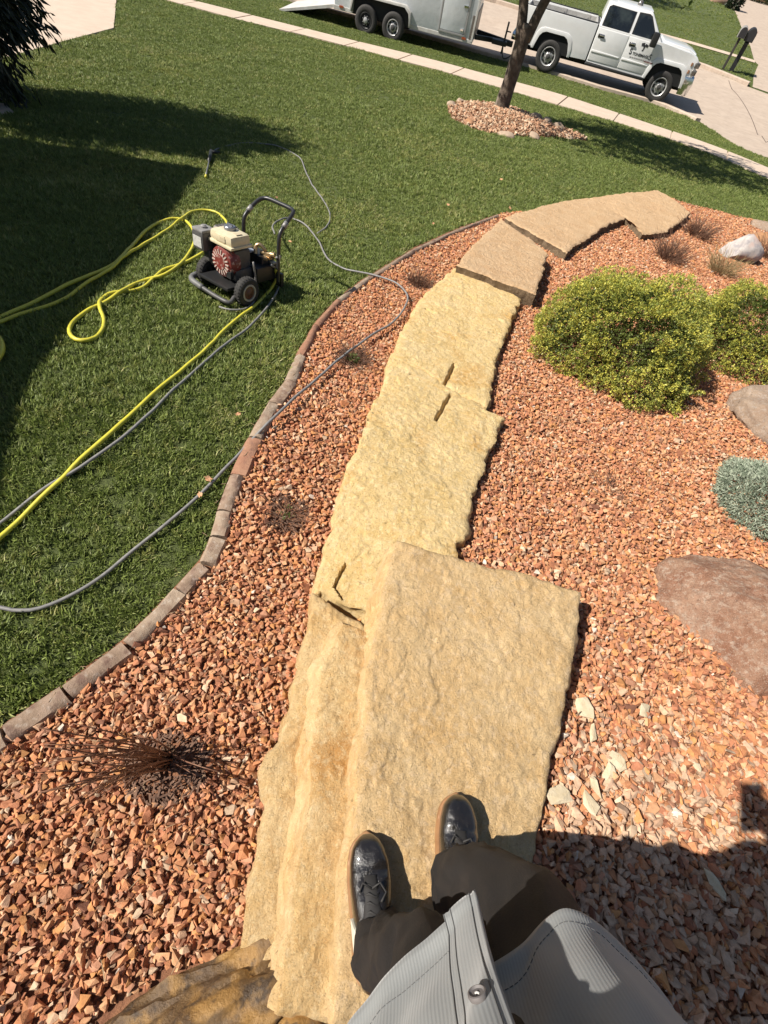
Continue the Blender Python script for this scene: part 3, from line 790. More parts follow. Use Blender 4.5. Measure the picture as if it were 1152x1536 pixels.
# vary hue by place: patches of lighter turf
nt = M_blade.node_tree
def tuft_mesh(seed, n=20, h=.034, w=.0027, spread=.026):
    r_ = np.random.default_rng(seed); V = []; F = []; C = []
    for i in range(n):
        a = r_.uniform(0, 2 * np.pi); rr = spread * np.sqrt(r_.random()); bx, by = rr * np.cos(a), rr * np.sin(a)
        d = r_.uniform(0, 2 * np.pi); lean = r_.uniform(.15, .95); hh = h * r_.uniform(.55, 1.15); ww = w * r_.uniform(.7, 1.3)
        dx, dy = np.cos(d), np.sin(d); nx, ny = -dy, dx; o = len(V)
        for t, wf in ((0, 1), (.5, .9), (1, .12)):
            x = bx + dx * lean * hh * t ** 1.6; y = by + dy * lean * hh * t ** 1.6; z = hh * (t - .25 * lean * t * t)
            V += [(x - nx * ww * wf, y - ny * ww * wf, z), (x + nx * ww * wf, y + ny * ww * wf, z)]
        F += [(o, o + 1, o + 3, o + 2), (o + 2, o + 3, o + 5, o + 4)]
        u = r_.random()
        c = np.array([.158, .200, .046]) * r_.uniform(.6, 1.5)
        if u < .13: c = np.array([.36, .40, .15]) * r_.uniform(.6, 1.2)
        elif u < .30: c = np.array([.165, .212, .048])
        C += [c] * 6
    return np.array(V), np.array(F), np.array(C)
tuft_col = bpy.data.collections.new('turf_tufts')
for k in range(8):
    V, F, C = tuft_mesh(300 + k)
    if k >= 5: C = C * np.array([1.5, 1.28, 1.4]) * (.8 if k == 7 else 1.0)
    o = npmesh('grass_tuft', V, F, M_blade, cols=C)
    COL.objects.unlink(o); tuft_col.objects.link(o)
def grass_area(name, bands, seed):
    r_ = np.random.default_rng(seed); PP = []; SS = []
    bedp = BED
    for (y0, y1, dens, sc, *xr) in bands:
        xa, xb = xr if xr else (-11, 14)
        n = int((xb - xa) * (y1 - y0) * dens)
        xs = r_.uniform(xa, xb, n); ys = r_.uniform(y0, y1, n)
        px, py, d = project(np.stack([xs, ys, G(xs, ys)], -1))
        k = (d > 0) & (px > -130) & (px < 1270) & (py > -60) & (py < 1500)
        xs, ys = xs[k], ys[k]
        k = ~inpoly(xs, ys, bedp) & ~inpoly(xs, ys, [tuple(p) for p in DL]) & ~inpoly(xs, ys, [tuple(p) for p in PT])
        k &= ~inpoly(xs, ys, [tuple(p) for p in up[::20]] + [tuple(p) for p in lo[::-20]])
        k &= ~inpoly(xs, ys, near_w + far_w[::-1])
        k &= ~inpoly(xs, ys, [tuple(p) for p in DRV]) & ~inpoly(xs, ys, [tuple(p) for p in FW] + [tuple(p) for p in FW2[::-1]])
        k &= ~inpoly(xs, ys, TREE_RING)
        xs, ys = xs[k], ys[k]
        PP.append(np.stack([xs, ys, G(xs, ys) - .004], -1)); SS.append(np.full(len(xs), sc) * r_.uniform(.75, 1.25, len(xs)))
    P = np.concatenate(PP); S = np.concatenate(SS)
    # uneven growth: clumps and mowing tracks
    S = S * (1 + .28 * fbm(P * 1.3, 3) + .18 * fbm(P * 5, 2))
    me = bpy.data.meshes.new(name); me.vertices.add(len(P)); me.vertices.foreach_set('co', P.astype(np.float32).ravel())
    a = me.attributes.new('size', 'FLOAT', 'POINT'); a.data.foreach_set('value', S.astype(np.float32))
    stripe = np.sign(np.sin((P[:, 0] * .80 - P[:, 1] * .60) * 2 * np.pi / 1.1 + .6 * fbm(P * .5, 2)))      # mower tracks: the blades lean to and fro
    rr = np.stack([r_.normal(0, .14, len(P)) + .26 * stripe, r_.normal(0, .14, len(P)) + .20 * stripe, r_.normal(0, .9, len(P))], -1)
    dryness = .06 + .34 * sstep((fbm(P * .9 + 3, 4) - .25) / .5) + .25 * sstep((fbm(P * 4.5 + 8, 3) - .3) / .4)
    pick = np.where(r_.random(len(P)) < dryness, r_.integers(5, 8, len(P)), r_.integers(0, 5, len(P)))
    a = me.attributes.new('pick', 'INT', 'POINT'); a.data.foreach_set('value', pick.astype(np.int32))
    a = me.attributes.new('turn', 'FLOAT_VECTOR', 'POINT'); a.data.foreach_set('vector', rr.astype(np.float32).ravel())
    me.update()
    o = bpy.data.objects.new(name, me); COL.objects.link(o); me.materials.append(M_blade)
    ng = bpy.data.node_groups.new('grass_growth', 'GeometryNodeTree')
    ng.interface.new_socket('Geometry', in_out='INPUT', socket_type='NodeSocketGeometry'); ng.interface.new_socket('Geometry', in_out='OUTPUT', socket_type='NodeSocketGeometry')
    N = ng.nodes; L = ng.links
    gi = N.new('NodeGroupInput'); go = N.new('NodeGroupOutput')
    ci = N.new('GeometryNodeCollectionInfo'); ci.inputs['Collection'].default_value = tuft_col; ci.inputs['Separate Children'].default_value = True; ci.inputs['Reset Children'].default_value = True
    ip = N.new('GeometryNodeInstanceOnPoints'); ip.inputs['Pick Instance'].default_value = True
    na = N.new('GeometryNodeInputNamedAttribute'); na.data_type = 'FLOAT'; na.inputs['Name'].default_value = 'size'
    npk = N.new('GeometryNodeInputNamedAttribute'); npk.data_type = 'INT'; npk.inputs['Name'].default_value = 'pick'; L.new(npk.outputs[0], ip.inputs['Instance Index'])
    nr = N.new('GeometryNodeInputNamedAttribute'); nr.data_type = 'FLOAT_VECTOR'; nr.inputs['Name'].default_value = 'turn'
    L.new(gi.outputs[0], ip.inputs['Points']); L.new(ci.outputs[0], ip.inputs['Instance'])
    L.new(nr.outputs[0], ip.inputs['Rotation']); L.new(na.outputs[0], ip.inputs['Scale']); L.new(ip.outputs[0], go.inputs[0])
    md = o.modifiers.new('growth', 'NODES'); md.node_group = ng
    print('tufts', len(P))
    o['kind'] = 'stuff'; o['label'] = 'short mown green grass of the lawn'
    return o
TREE_RING = [tuple(p) for p in hits([(671, 165), (680, 157), (712, 156), (745, 158), (775, 165), (800, 178), (830, 190), (868, 203), (880, 212), (845, 209), (800, 206), (760, 205), (725, 200), (695, 190), (677, 178)])[:, :2]]
grass_area('grass', [(-1.2, 2.2, 2100, .95), (2.2, 4.5, 1900, .95), (4.5, 7.5, 1300, .98), (7.5, 12, 760, 1.1), (12, 17, 500, 1.15), (17, 24, 420, 1.1), (29, 48, 70, 1.3, -6, 24), (48, 100, 18, 2.2, -4, 40)], 9)

# ================================================================== PLANTS
def leaf_cloud(name, P, Nrm, size, cols, material, parent, r_, per=5, aspect=.5, spread=.9, cup=.35):
    """clusters of small leaves: `per` leaves round every point"""
    n = len(P) * per
    Pc = np.repeat(P, per, 0) + r_.normal(0, .35, (n, 3)) * np.repeat(size, per)[:, None]
    D = np.repeat(Nrm, per, 0) + r_.normal(0, spread, (n, 3)); D /= np.linalg.norm(D, axis=1)[:, None]
    U = np.cross(D, r_.normal(size=(n, 3))); U /= np.linalg.norm(U, axis=1)[:, None] + 1e-9
    W = np.cross(D, U); s = (np.repeat(size, per) * r_.uniform(.6, 1.25, n))[:, None]
    V = np.stack([Pc, Pc + D * s * .5 + U * s * aspect * .5 + W * s * .08, Pc + D * s, Pc + D * s * .5 - U * s * aspect * .5 + W * s * .08], 1).reshape(-1, 3)
    F = np.arange(n * 4).reshape(n, 4)
    C = np.repeat(np.repeat(cols, per, 0) * r_.uniform(.75, 1.25, (n, 1)), 4, 0)
    return npmesh(name, V, F, material, parent=parent, cols=C)
def blob_points(n, r_, c, rad, seed, lump=.16, fr=2.2, zmin=-.05, depth=.12):
    d = r_.normal(size=(n, 3)); d /= np.linalg.norm(d, axis=1)[:, None]
    d = d[d[:, 2] > zmin]
    rr = 1 + lump * fbm(d * fr + seed, 3) + .10 * fbm(d * 7 + seed, 2)
    rr = rr * (1 - depth * r_.random(len(d)) ** 2)
    return np.array(c) + d * rr[:, None] * np.array(rad), d
M_boxleaf = mat('boxwood_leaf', (1, 1, 1), .45, attr='tint', trans=.2, spec=.4)
M_wood = mat('dead_twig', (.10, .055, .03), .85, color2=(.16, .09, .05), scale=30)
def box_shrub(label, c, rad, seed, n, leaf=.0145):
    r_ = np.random.default_rng(seed)
    root = empty('boxwood_shrub', (c[0], c[1], float(G(c[0], c[1]))), 0, label, 'shrub', 'green shrubs in the gravel bed')
    base = np.array([0, 0, .0])
    P, D = blob_points(n, r_, (0, 0, rad[2] * .30), rad, seed, zmin=-.62)
    k = P[:, 2] > .015; P, D = P[k], D[k]
    # leave gaps where inner shade shows
    gap = fbm(D * 3.4 + seed * 2, 3); k = gap > -.34; P, D = P[k], D[k]
    tip = fbm(D * 9 + seed, 2)
    cols = np.where((r_.random(len(P)) < .5 + .35 * tip)[:, None], np.array([.50, .47, .085]), np.array([.24, .27, .052]))
    leaf_cloud('foliage', P, D, np.full(len(P), leaf) * (1 + .3 * tip), cols, M_boxleaf, root, r_, per=6, aspect=.55, spread=.75)
    # inner leaves, deeper in the shrub
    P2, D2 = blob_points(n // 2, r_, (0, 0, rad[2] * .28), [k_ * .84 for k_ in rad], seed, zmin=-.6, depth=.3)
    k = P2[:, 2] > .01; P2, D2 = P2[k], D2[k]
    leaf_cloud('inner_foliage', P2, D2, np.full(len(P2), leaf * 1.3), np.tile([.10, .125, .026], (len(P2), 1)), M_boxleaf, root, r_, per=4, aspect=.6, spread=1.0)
    mb = MB()
    for i in range(26):
        d = r_.normal(size=3); d[2] = abs(d[2]) + .5; d /= np.linalg.norm(d)
        p1 = d * np.array(rad) * .85; mb.tube([(0, 0, -.03), tuple(p1 * .5 + r_.normal(0, .02, 3)), tuple(p1)], [.012, .007, .003], 5)
    mb.build('branches', M_wood, root, smooth=True)
    return root
box_shrub('big round yellow-green shrub in the middle of the gravel bed', (1.41, 3.42), (.62, .60, .52), 5, 22000)
box_shrub('green shrub cut off by the right border behind the big round one', (2.75, 4.20), (.66, .50, .46), 6, 17000)
# blue juniper
r_ = np.random.default_rng(77)
jp = hit(1160, 800)
jr = empty('juniper', (2.12, 2.02, float(G(2.12, 2.02))), 0, 'low blue-green juniper cushion at the right border above the red-brown boulder', 'shrub')
P, D = blob_points(5200, r_, (0, 0, .04), (.30, .30, .17), 3, zmin=-.2)
k = P[:, 2] > .0; P, D = P[k], D[k]
cj = np.where((r_.random(len(P)) < .6)[:, None], np.array([.36, .40, .30]), np.array([.20, .245, .17]))
leaf_cloud('foliage', P, D, np.full(len(P), .026), cj, mat('juniper_needle', (1, 1, 1), .6, attr='tint', trans=.1), jr, r_, per=7, aspect=.22, spread=.7)
mb = MB()
for i in range(14):
    d = r_.normal(size=3); d[2] = abs(d[2]) * .4 + .2; d /= np.linalg.norm(d)
    mb.tube([(0, 0, 0), tuple(d * .12), tuple(d * np.array([.28, .28, .17]))], [.008, .005, .003], 5)
mb.build('branches', M_wood, jr, smooth=True)

# dried perennials and the bare twig shrub
M_dry = mat('dry_stalk', (.20, .105, .065), .9, color2=(.12, .065, .04), scale=60)
M_drypale = mat('pale_stalk', (.36, .27, .13), .9, color2=(.25, .18, .09), scale=60)
M_sprout = mat('sprout_leaf', (.10, .16, .03), .5, trans=.2)
def stalks(name, label, P, n, h, spread, material, seed, r=.0016, green=0, cat='plant', group='dried-back plants in the gravel'):
    r_ = np.random.default_rng(seed); root = empty(name, P, 0, label, cat, group); mb = MB()
    for i in range(n):
        a = r_.uniform(0, 6.283); b = spread * np.sqrt(r_.random()); bx, by = b * .5 * np.cos(a), b * .5 * np.sin(a)
        a2 = a + r_.normal(0, .6); hh = h * r_.uniform(.35, 1.1); e = b * r_.uniform(.6, 1.3)
        p0 = np.array([bx, by, -.01]); p2 = np.array([bx + e * np.cos(a2), by + e * np.sin(a2), hh]); p1 = (p0 + p2) / 2 + r_.normal(0, .012, 3) + [0, 0, hh * .15]
        mb.tube([tuple(p0), tuple(p1), tuple(p2)], [r, r * .9, r * .5], 4, cap=False)
    mb.build('stalks', material, root)
    if green:
        th = r_.uniform(0, 6.283, green); q = np.stack([spread * .4 * np.cos(th) * r_.random(green), spread * .4 * np.sin(th) * r_.random(green), r_.uniform(.01, h * .6, green)], -1)
        leaf_cloud('sprouts', q, np.tile([0, 0, 1.0], (green, 1)), np.full(green, .014), np.tile([.12, .17, .04], (green, 1)), mat('sprout', (1, 1, 1), .5, attr='tint', trans=.2), root, r_, per=4, aspect=.4)
    return root
stalks('dried_perennial', 'dead plant with a few green sprouts in the left gravel', hit(430, 775), 110, .07, .10, M_dry, 1, green=16)
stalks('dried_perennial', 'sprouting plant under the hose where it bends toward the lawn', hit(530, 545), 130, .11, .12, M_dry, 2, green=60)
stalks('dried_perennial', 'small dead plant inside the hose loop beside the path', hit(628, 430), 130, .16, .12, M_dry, 3)
stalks('dried_perennial', 'flat dead plant in the gravel below the big round shrub', hit(905, 738), 90, .05, .10, M_dry, 4)
stalks('dried_perennial', 'brown dried stalks at the end of the last slab', hit(1000, 392), 240, .26, .22, M_dry, 5, r=.0028)
stalks('dried_perennial', 'brown dried stalks between the last slab and the pale boulder', hit(1042, 356), 240, .24, .24, M_dry, 6, r=.0028)
stalks('dried_perennial', 'brown dried stalks at the right border beside the pale boulder', hit(1146, 388), 160, .3, .24, M_dry, 7, r=.0028)
stalks('grass_clump', 'straw-coloured grass clump between the shrub and the pale boulder', hit(1078, 412), 240, .26, .22, M_drypale, 8, r=.0022, group=None)
# bare twig shrub at lower left
r_ = np.random.default_rng(15)
tb = hit(252, 1138); root = empty('twig_shrub', tb, 0, 'bare brown twig shrub fanning left over the gravel', 'shrub')
mb = MB(); M_twig = mat('red_twig', (.16, .065, .036), .6, color2=(.22, .11, .06), scale=40)
for i in range(40):
    ty = r_.uniform(0, 1); tip = at(r_.uniform(44, 185), 1086 + ty * 126 + r_.normal(0, 6), float(tb[2]) + r_.uniform(.26, .42)) - tb
    if i > 33: tip = at(r_.uniform(150, 330), r_.uniform(1085, 1190), float(tb[2]) + r_.uniform(.06, .16)) - tb
    b = r_.normal(0, .014, 3) * [1, 1, 0]
    mid = b * .5 + tip * .5 + r_.normal(0, .012, 3) + [0, 0, .03]
    pts = spline([b, mid, tip], .05); rr = np.linspace(.0032, .0014, len(pts))
    mb.tube([tuple(p) for p in pts], list(rr), 5)
    for q in range(2):
        t = pts[int(len(pts) * r_.uniform(.4, .8))]; e = t + (tip - b) * r_.uniform(.12, .25) + r_.normal(0, .02, 3)
        mb.tube([tuple(t), tuple(e)], [.0014, .0008], 4)
mb.build('stems', M_twig, root, smooth=True)
mb = MB()
for i in range(20):
    a = r_.uniform(0, 6.28); mb.tube([(0, 0, -.02), (.02 * math.cos(a), .02 * math.sin(a), .02), (.035 * math.cos(a), .035 * math.sin(a), .05)], [.006, .005, .003], 5)
mb.build('crown_base', M_wood, root, smooth=True)
# bark mulch round the plants
VV = []; n = 0; mbm = MB()
for (mx, my, rx, ry) in MULCH:
    for i in range(420 if mx < -.2 and my < .5 else 110):
        a = r_.uniform(0, 6.283); q = np.sqrt(r_.random()); x, y = mx + rx * q * math.cos(a), my + ry * q * math.sin(a)
        L_b = r_.uniform(.010, .034); R = Matrix.Rotation(r_.uniform(0, 3.14), 3, 'Z') @ Matrix.Rotation(r_.uniform(-.5, .5), 3, 'Y')
        mbm.box((x, y, float(G(x, y)) + .016 + r_.uniform(0, .014)), (L_b, r_.uniform(.0025, .006), .0025), R)
o = mbm.build('bark_mulch', mat('bark', (.11, .06, .04), .95, color2=(.20, .115, .075), scale=40)); o['kind'] = 'stuff'

# straw, twigs and crumbs lying between the stones
r_ = np.random.default_rng(55); mbl = MB()
xs, ys = jitter_grid(BED, .13, r_, .5); px, py, d = project(np.stack([xs, ys, G(xs, ys)], -1)); k = (d > 0) & (px > -60) & (px < 1210) & (py > 250) & (py < 1600)
for x, y in zip(xs[k], ys[k]):
    L_b = r_.uniform(.012, .05); a = r_.uniform(0, 6.283); z = float(G(x, y)) + r_.uniform(.034, .046); p0 = np.array([x, y, z]); dv_ = np.array([math.cos(a), math.sin(a), r_.normal(0, .15)]) * L_b
    mbl.tube([tuple(p0), tuple(p0 + dv_ * .5 + r_.normal(0, .003, 3)), tuple(p0 + dv_)], [.0012, .0014, .0008], 4)
o = mbl.build('straw_litter', mat('straw', (.40, .29, .17), .9, color2=(.20, .12, .07), scale=9)); o['kind'] = 'stuff'

# fallen leaves on the lawn
M_leaf = mat('dry_leaf', (.45, .20, .09), .7, color2=(.55, .33, .18), scale=60)
LV = [((435, 362), .03, 'orange dry leaf on the grass right of the washer handle'), ((357, 621), .028, 'dry leaf on the grass left of the grey weathered edging stone'), ((312, 718), .032, 'brown dry leaf lying on the grey hose'),
      ((300, 742), .026, 'reddish dry leaf below the brown one on the hose'), ((752, 269), .05, 'brown leaf on the lawn halfway to the street tree'), ((415, 296), .03, 'tan curled leaf behind the washer handle'), ((765, 312), .05, 'upright dry leaf at the tip of the brown squarish slab'),
      ((672, 307), .04, 'pale leaf fleck on the lawn near the thin edging stones'), ((650, 335), .03, 'small tan leaf on the lawn rim near the path')]
for k, (pxy, s, lab) in enumerate(LV):
    s *= .72; mb = MB(); rim = []
    for j in range(12):
        a = j / 12 * 6.283; rr = s * (.45 + .55 * abs(math.cos(a * 2.5))) * rng.uniform(.8, 1.1); rim.append((rr * math.cos(a), rr * .7 * math.sin(a), .25 * rr * rng.uniform(0, 1)))
    mb.add([(0, 0, .0)] + rim, [(0, 1 + j, 1 + (j + 1) % 12) for j in range(12)])
    o = mb.build('dry_leaf', M_leaf); o.location = tuple(hit(*pxy, .05)); o.rotation_euler = (rng.uniform(-.4, .4), rng.uniform(-.4, .4), rng.uniform(0, 6)); tag(o, lab, 'leaf', 'dry leaves on the lawn')

# ================================================================== PRESSURE WASHER
def paint(name, c, rough=.4, **k): return mat(name, c, rough, color2=tuple(x * .82 for x in c), scale=18, **k)
M_black = paint('black_steel', (.018, .018, .018), .45)
M_rubber = mat('rubber', (.022, .021, .020), .85, color2=(.04, .037, .033), scale=60)
M_cream = mat('cream_tank', (.66, .58, .40), .35, color2=(.56, .48, .32), scale=14, patches=[((.36, .30, .20), 22, .6, .7, .5)])
M_red = mat('red_shroud', (.20, .032, .024), .5, color2=(.14, .025, .02), scale=20, patches=[((.50, .38, .32), 40, .55, .66, .6)])
M_grey = mat('grey_metal', (.30, .29, .28), .5, color2=(.20, .19, .18), scale=25, metallic=.3)
M_dkgrey = mat('dark_grey_plastic', (.055, .055, .055), .5, color2=(.09, .085, .08), scale=30)
M_brass = mat('brass', (.55, .40, .22), .35, color2=(.40, .28, .15), scale=40, metallic=.8)
M_chrome = mat('chrome', (.75, .75, .76), .14, metallic=1.0, var=.12, scale=6)
wn_, wf_ = hit(371, 460), hit(303, 422); WS = .93
ax_ = wn_ - wf_; wc = (wn_ + wf_) / 2
e = .05; gn = np.array([-(float(G(wc[0] + e, wc[1])) - float(G(wc[0] - e, wc[1]))) / (2 * e), -(float(G(wc[0], wc[1] + .4)) - float(G(wc[0], wc[1] - .4))) / .8, 1.0]); gn /= np.linalg.norm(gn)
ux = ax_ - gn * (ax_ @ gn); ux /= np.linalg.norm(ux); uy = np.cross(gn, ux)
wc = wn_ - ux * .205 * WS
wash = empty('pressure_washer', (0, 0, 0), 0, 'petrol pressure washer with a cream tank standing on the lawn', 'pressure washer')
wash.matrix_world = Matrix(((ux[0], uy[0], gn[0], wc[0]), (ux[1], uy[1], gn[1], wc[1]), (ux[2], uy[2], gn[2], wc[2] + .012), (0, 0, 0, 1))) @ Matrix.Scale(WS, 4)
for sx in (1, -1):
    c = (sx * .205, 0, .10); mb = MB()
    mb.lathe([(.058, -.030), (.088, -.031), (.098, -.022), (.101, -.008), (.101, .008), (.098, .022), (.088, .031), (.058, .030)], c, (sx, 0, 0), 28, closed=True)
    for k in range(28):
        a = k / 28 * 6.283
        for dx in (-.014, .014): mb.box((c[0] + dx, math.cos(a) * .101, c[2] + math.sin(a) * .101), (.018, .004, .005), Matrix.Rotation(a, 3, 'X'))
    wh = mb.build('wheel', M_rubber, wash, smooth=True, angle=40)
    mb = MB(); mb.lathe([(.061, .030), (.060, .034), (.050, .034), (.048, .024), (.030, .018), (.022, .022), (.022, .030), (0, .030)], c, (sx, 0, 0), 28); mb.build('rim', mat('rim_cream', (.40, .36, .30), .5) if sx == 1 else M_grey, wh, smooth=True, angle=35)
    mb = MB(); mb.lathe([(.046, .028), (.030, .029), (.030, .0282), (.014, .036), (0, .036)], c, (sx, 0, 0), 20); mb.build('hub', paint('hub_brown', (.10, .035, .022)), wh, smooth=True, angle=35)
mb = MB(); mb.tube([(-.21, 0, .10), (.21, 0, .10)], .009, 8); mb.build('axle', M_black, wash)
mb = MB(); mb.box((0, .13, .115), (.30, .52, .022), bev=.006); mb.box((0, .395, .09), (.36, .03, .10), bev=.004); mb.build('deck', M_black, wash)
mb = MB(); mb.tube(spline([(-.16, .05, .09), (-.215, -.06, .08), (-.23, -.13, .075), (-.19, -.165, .07), (0, -.17, .055), (.16, -.165, .05), (.19, -.14, .05), (.16, -.06, .08), (.12, .02, .10)], .02), .016, 10); mb.build('front_bar', M_dkgrey, wash, smooth=True)
mb = MB(); mb.tube(spline([(-.235, -.08, .082), (-.232, -.125, .078), (-.195, -.165, .072), (-.07, -.171, .06)], .02), .0215, 12); mb.build('bar_grip', mat('grip_grey', (.16, .16, .155), .55, var=.3, scale=30), wash, smooth=True)
# engine
mb = MB(); mb.box((0, .10, .165), (.20, .20, .08), bev=.012); mb.box((0, .085, .26), (.17, .15, .14), bev=.02)
for k in range(7): mb.box((-.07, .10, .20 + k * .018), (.13, .15, .006))
mb.build('engine_block', M_dkgrey, wash, smooth=True, angle=30)
mb = MB(); mb.lathe([(.0, -.058), (.05, -.058), (.055, -.052), (.080, -.05), (.099, -.040), (.106, -.02), (.106, .03), (.10, .05)], (.0, .0, .245), (0, 1, 0), 36); sh = mb.build('recoil_shroud', M_red, wash, smooth=True, angle=40)
mb = MB()
for k in range(18):
    a = k / 18 * 6.283; mb.box((math.cos(a) * .068, -.0525, .245 + math.sin(a) * .068), (.030, .006, .0085), Matrix.Rotation(-a, 3, 'Y'))
mb.build('louvre', mat('louvre_pale', (.50, .40, .34), .6), sh)
mb = MB(); mb.box((.075, -.035, .18), (.05, .03, .05), bev=.006); mb.build('starter_grip', M_black, sh)
mb = MB(); mb.box((.0, .05, .395), (.225, .185, .085), bev=.034); mb.box((.0, .05, .362), (.24, .20, .02), bev=.008); mb.box((.0, -.03, .40), (.10, .03, .05), bev=.01)
tk = mb.build('fuel_tank', M_cream, wash, smooth=True, angle=35)
mb = MB(); mb.lathe([(.040, .0), (.042, .004), (.042, .02), (.036, .026), (0, .027)], (-.015, .065, .436), (0, 0, 1), 20); mb.box((-.015, .065, .468), (.05, .012, .012), bev=.004); mb.build('fuel_cap', mat('cap_grey', (.22, .23, .26), .3, metallic=.6), tk, smooth=True, angle=30)
M_stk = mat('sticker', (.50, .42, .28), .5)
mb = MB(); mb.box((.075, .052, .4375), (.035, .05, .003)); mb.build('tank_sticker', M_stk, tk)
mb = MB(); mb.box((.03, -.046, .40), (.05, .002, .028)); mb.build('tank_sticker', M_stk, tk)
mb = MB(); mb.box((-.18, -.03, .335), (.115, .125, .12), bev=.014); af = mb.build('air_filter', M_dkgrey, wash, smooth=True, angle=35)
mb = MB(); mb.box((-.18, -.03, .402), (.112, .12, .018), bev=.006); mb.lathe([(.022, 0), (.022, .012), (.012, .02), (0, .02)], (-.18, -.03, .41), (0, 0, 1), 12); mb.build('filter_lid', mat('lid_grey', (.26, .25, .24), .6, var=.3, scale=30), af, smooth=True, angle=35)
mb = MB(); mb.box((-.18, -.094, .33), (.085, .004, .07)); mb.build('filter_label', mat('label_white', (.55, .54, .50), .5, var=.3, scale=60), af)
mb = MB(); mb.box((-.16, .155, .345), (.125, .145, .11), bev=.016); mf = mb.build('muffler', mat('muffler_steel', (.28, .25, .22), .55, color2=(.38, .35, .31), scale=30, metallic=.3), wash, smooth=True, angle=35)
mb = MB()
for k in range(5): mb.box((-.16, .10 + k * .027, .404), (.10, .010, .006))
mb.tube([(-.13, .23, .35), (-.13, .255, .35)], .014, 10); mb.build('muffler_guard', M_dkgrey, mf)
mb = MB(); mb.tube(spline([(-.14, -.02, .27), (-.12, -.02, .20), (-.13, .02, .17)], .02), .02, 8); mb.box((-.15, -.02, .24), (.06, .06, .08), bev=.01); mb.build('carburettor', M_dkgrey, wash, smooth=True)
# pump
mb = MB(); mb.box((.02, .30, .20), (.20, .13, .13), bev=.012); mb.box((.10, .26, .165), (.12, .22, .10), bev=.01); pm = mb.build('pump_housing', M_black, wash, smooth=True, angle=30)
mb = MB(); mb.box((-.03, .235, .275), (.10, .07, .012), bev=.003); mb.build('pump_plate', mat('plate_blue_grey', (.36, .38, .42), .4, metallic=.3), pm)
mb = MB()
mb.tube(spline([(.05, .24, .27), (.04, .25, .315), (.06, .27, .335), (.09, .29, .31), (.09, .30, .275)], .015), .014, 10)
mb.tube([(.06, .28, .28), (.16, .33, .28)], .015, 10); mb.tube([(.08, .25, .255), (.14, .27, .255)], .013, 8); mb.lathe([(.02, 0), (.022, .01), (.022, .03), (.016, .035)], (.13, .315, .28), (.9, .4, 0), 10)
mb.box((.10, .30, .262), (.09, .035, .03), bev=.006); mb.build('brass_manifold', M_brass, wash, smooth=True, angle=40)
mb = MB(); mb.box((.13, .335, .222), (.06, .04, .012), bev=.003); mb.build('pump_label', mat('label_tan', (.58, .52, .40), .5), pm)
# handle
hy = .34; K = []
mb = MB()
pts = [(-.185, hy, .08), (-.185, hy, .25), (-.186, hy + .005, .40), (-.184, hy + .03, .455), (-.178, hy + .11, .515), (-.165, hy + .165, .545), (-.13, hy + .195, .556), (0, hy + .20, .558), (.13, hy + .195, .556), (.165, hy + .165, .545), (.178, hy + .11, .515), (.184, hy + .03, .455), (.186, hy + .005, .40), (.185, hy, .25), (.185, hy, .08)]
mb.tube(spline(pts, .02), .0145, 12); hd = mb.build('handle', paint('handle_black', (.026, .026, .027), .38), wash, smooth=True)
for sx in (-1, 1):
    mb = MB(); mb.box((sx * .185, hy, .27), (.035, .012, .05), bev=.003); mb.tube([(sx * .185, hy - .025, .275), (sx * .185, hy + .025, .275)], .008, 8); mb.build('clamp', M_grey, hd, smooth=True)
    mb = MB(); mb.tube([(sx * .184, hy + .05, .472), (sx * .181, hy + .085, .498)], .0185, 10); mb.build('joint_sleeve', M_grey, hd, smooth=True)

# ------------------------------------------------------------------ hoses
M_yel = mat('yellow_hose', (.62, .56, .05), .45, color2=(.52, .46, .05), scale=40)
M_ghose = mat('grey_hose', (.24, .23, .22), .5, color2=(.16, .155, .15), scale=40)
def hose(label, px, r, material, dz=.030, ends=None, name='hose', grp='hoses lying on the lawn', wob=.006, step=.03):
    P = [hit(x, y, dz + (z if z else 0)) for x, y, *q in px for z in [q[0] if q else 0]]
    pts = spline(P, step)
    pts[:, 2] += wob * fbm(pts * 6, 2)
    mb = MB(); mb.tube([tuple(p) for p in pts], r, 10)
    o = mb.build(name, material, smooth=True)
    return tag(o, label, 'hose', grp)
hose('yellow hose with a big loop and a twisted figure-eight left of the washer',
     [(-60, 505), (0, 476), (61, 447), (111, 423), (160, 402), (180, 389), (200, 366), (220, 345), (239, 333), (260, 328), (279, 332), (290, 346), (292, 362), (283, 381), (267, 399, .015), (247, 412, .02), (222, 418), (200, 426), (178, 440, .02), (156, 455, .0), (133, 465), (112, 480), (104, 494), (108, 505), (122, 511), (142, 507), (154, 494), (156, 478), (150, 462, .02), (151, 450), (163, 441), (178, 438, .0), (196, 436), (214, 430), (228, 419), (244, 405), (264, 399, .0), (283, 391), (305, 379, .02)], .0115, M_yel)
hose('yellow hose strand that arches over behind the washer engine',
     [(-60, 515), (0, 483), (42, 467), (92, 450), (131, 424), (167, 402), (184, 387), (200, 376), (222, 362), (250, 345), (272, 328, .02), (288, 317), (306, 314), (326, 319), (339, 331), (340, 340), (334, 350), (326, 365)], .0105, M_yel)
hose('straight yellow hose running from the washer to the left border',
     [(414, 404, .16), (414, 419, .06), (402, 439), (380, 460), (345, 487), (300, 532), (240, 581), (176, 640), (120, 690), (96, 715), (60, 748), (0, 806), (-90, 880)], .0105, M_yel)
hose('grey pressure hose beside the straight yellow hose',
     [(407, 397, .22), (416, 405, .12), (420, 418, .03), (413, 443), (395, 468), (374, 490), (340, 515), (300, 549), (265, 580), (224, 620), (188, 652), (152, 680), (120, 702), (80, 724), (40, 752), (0, 784), (-80, 850)],   .0075, M_ghose)
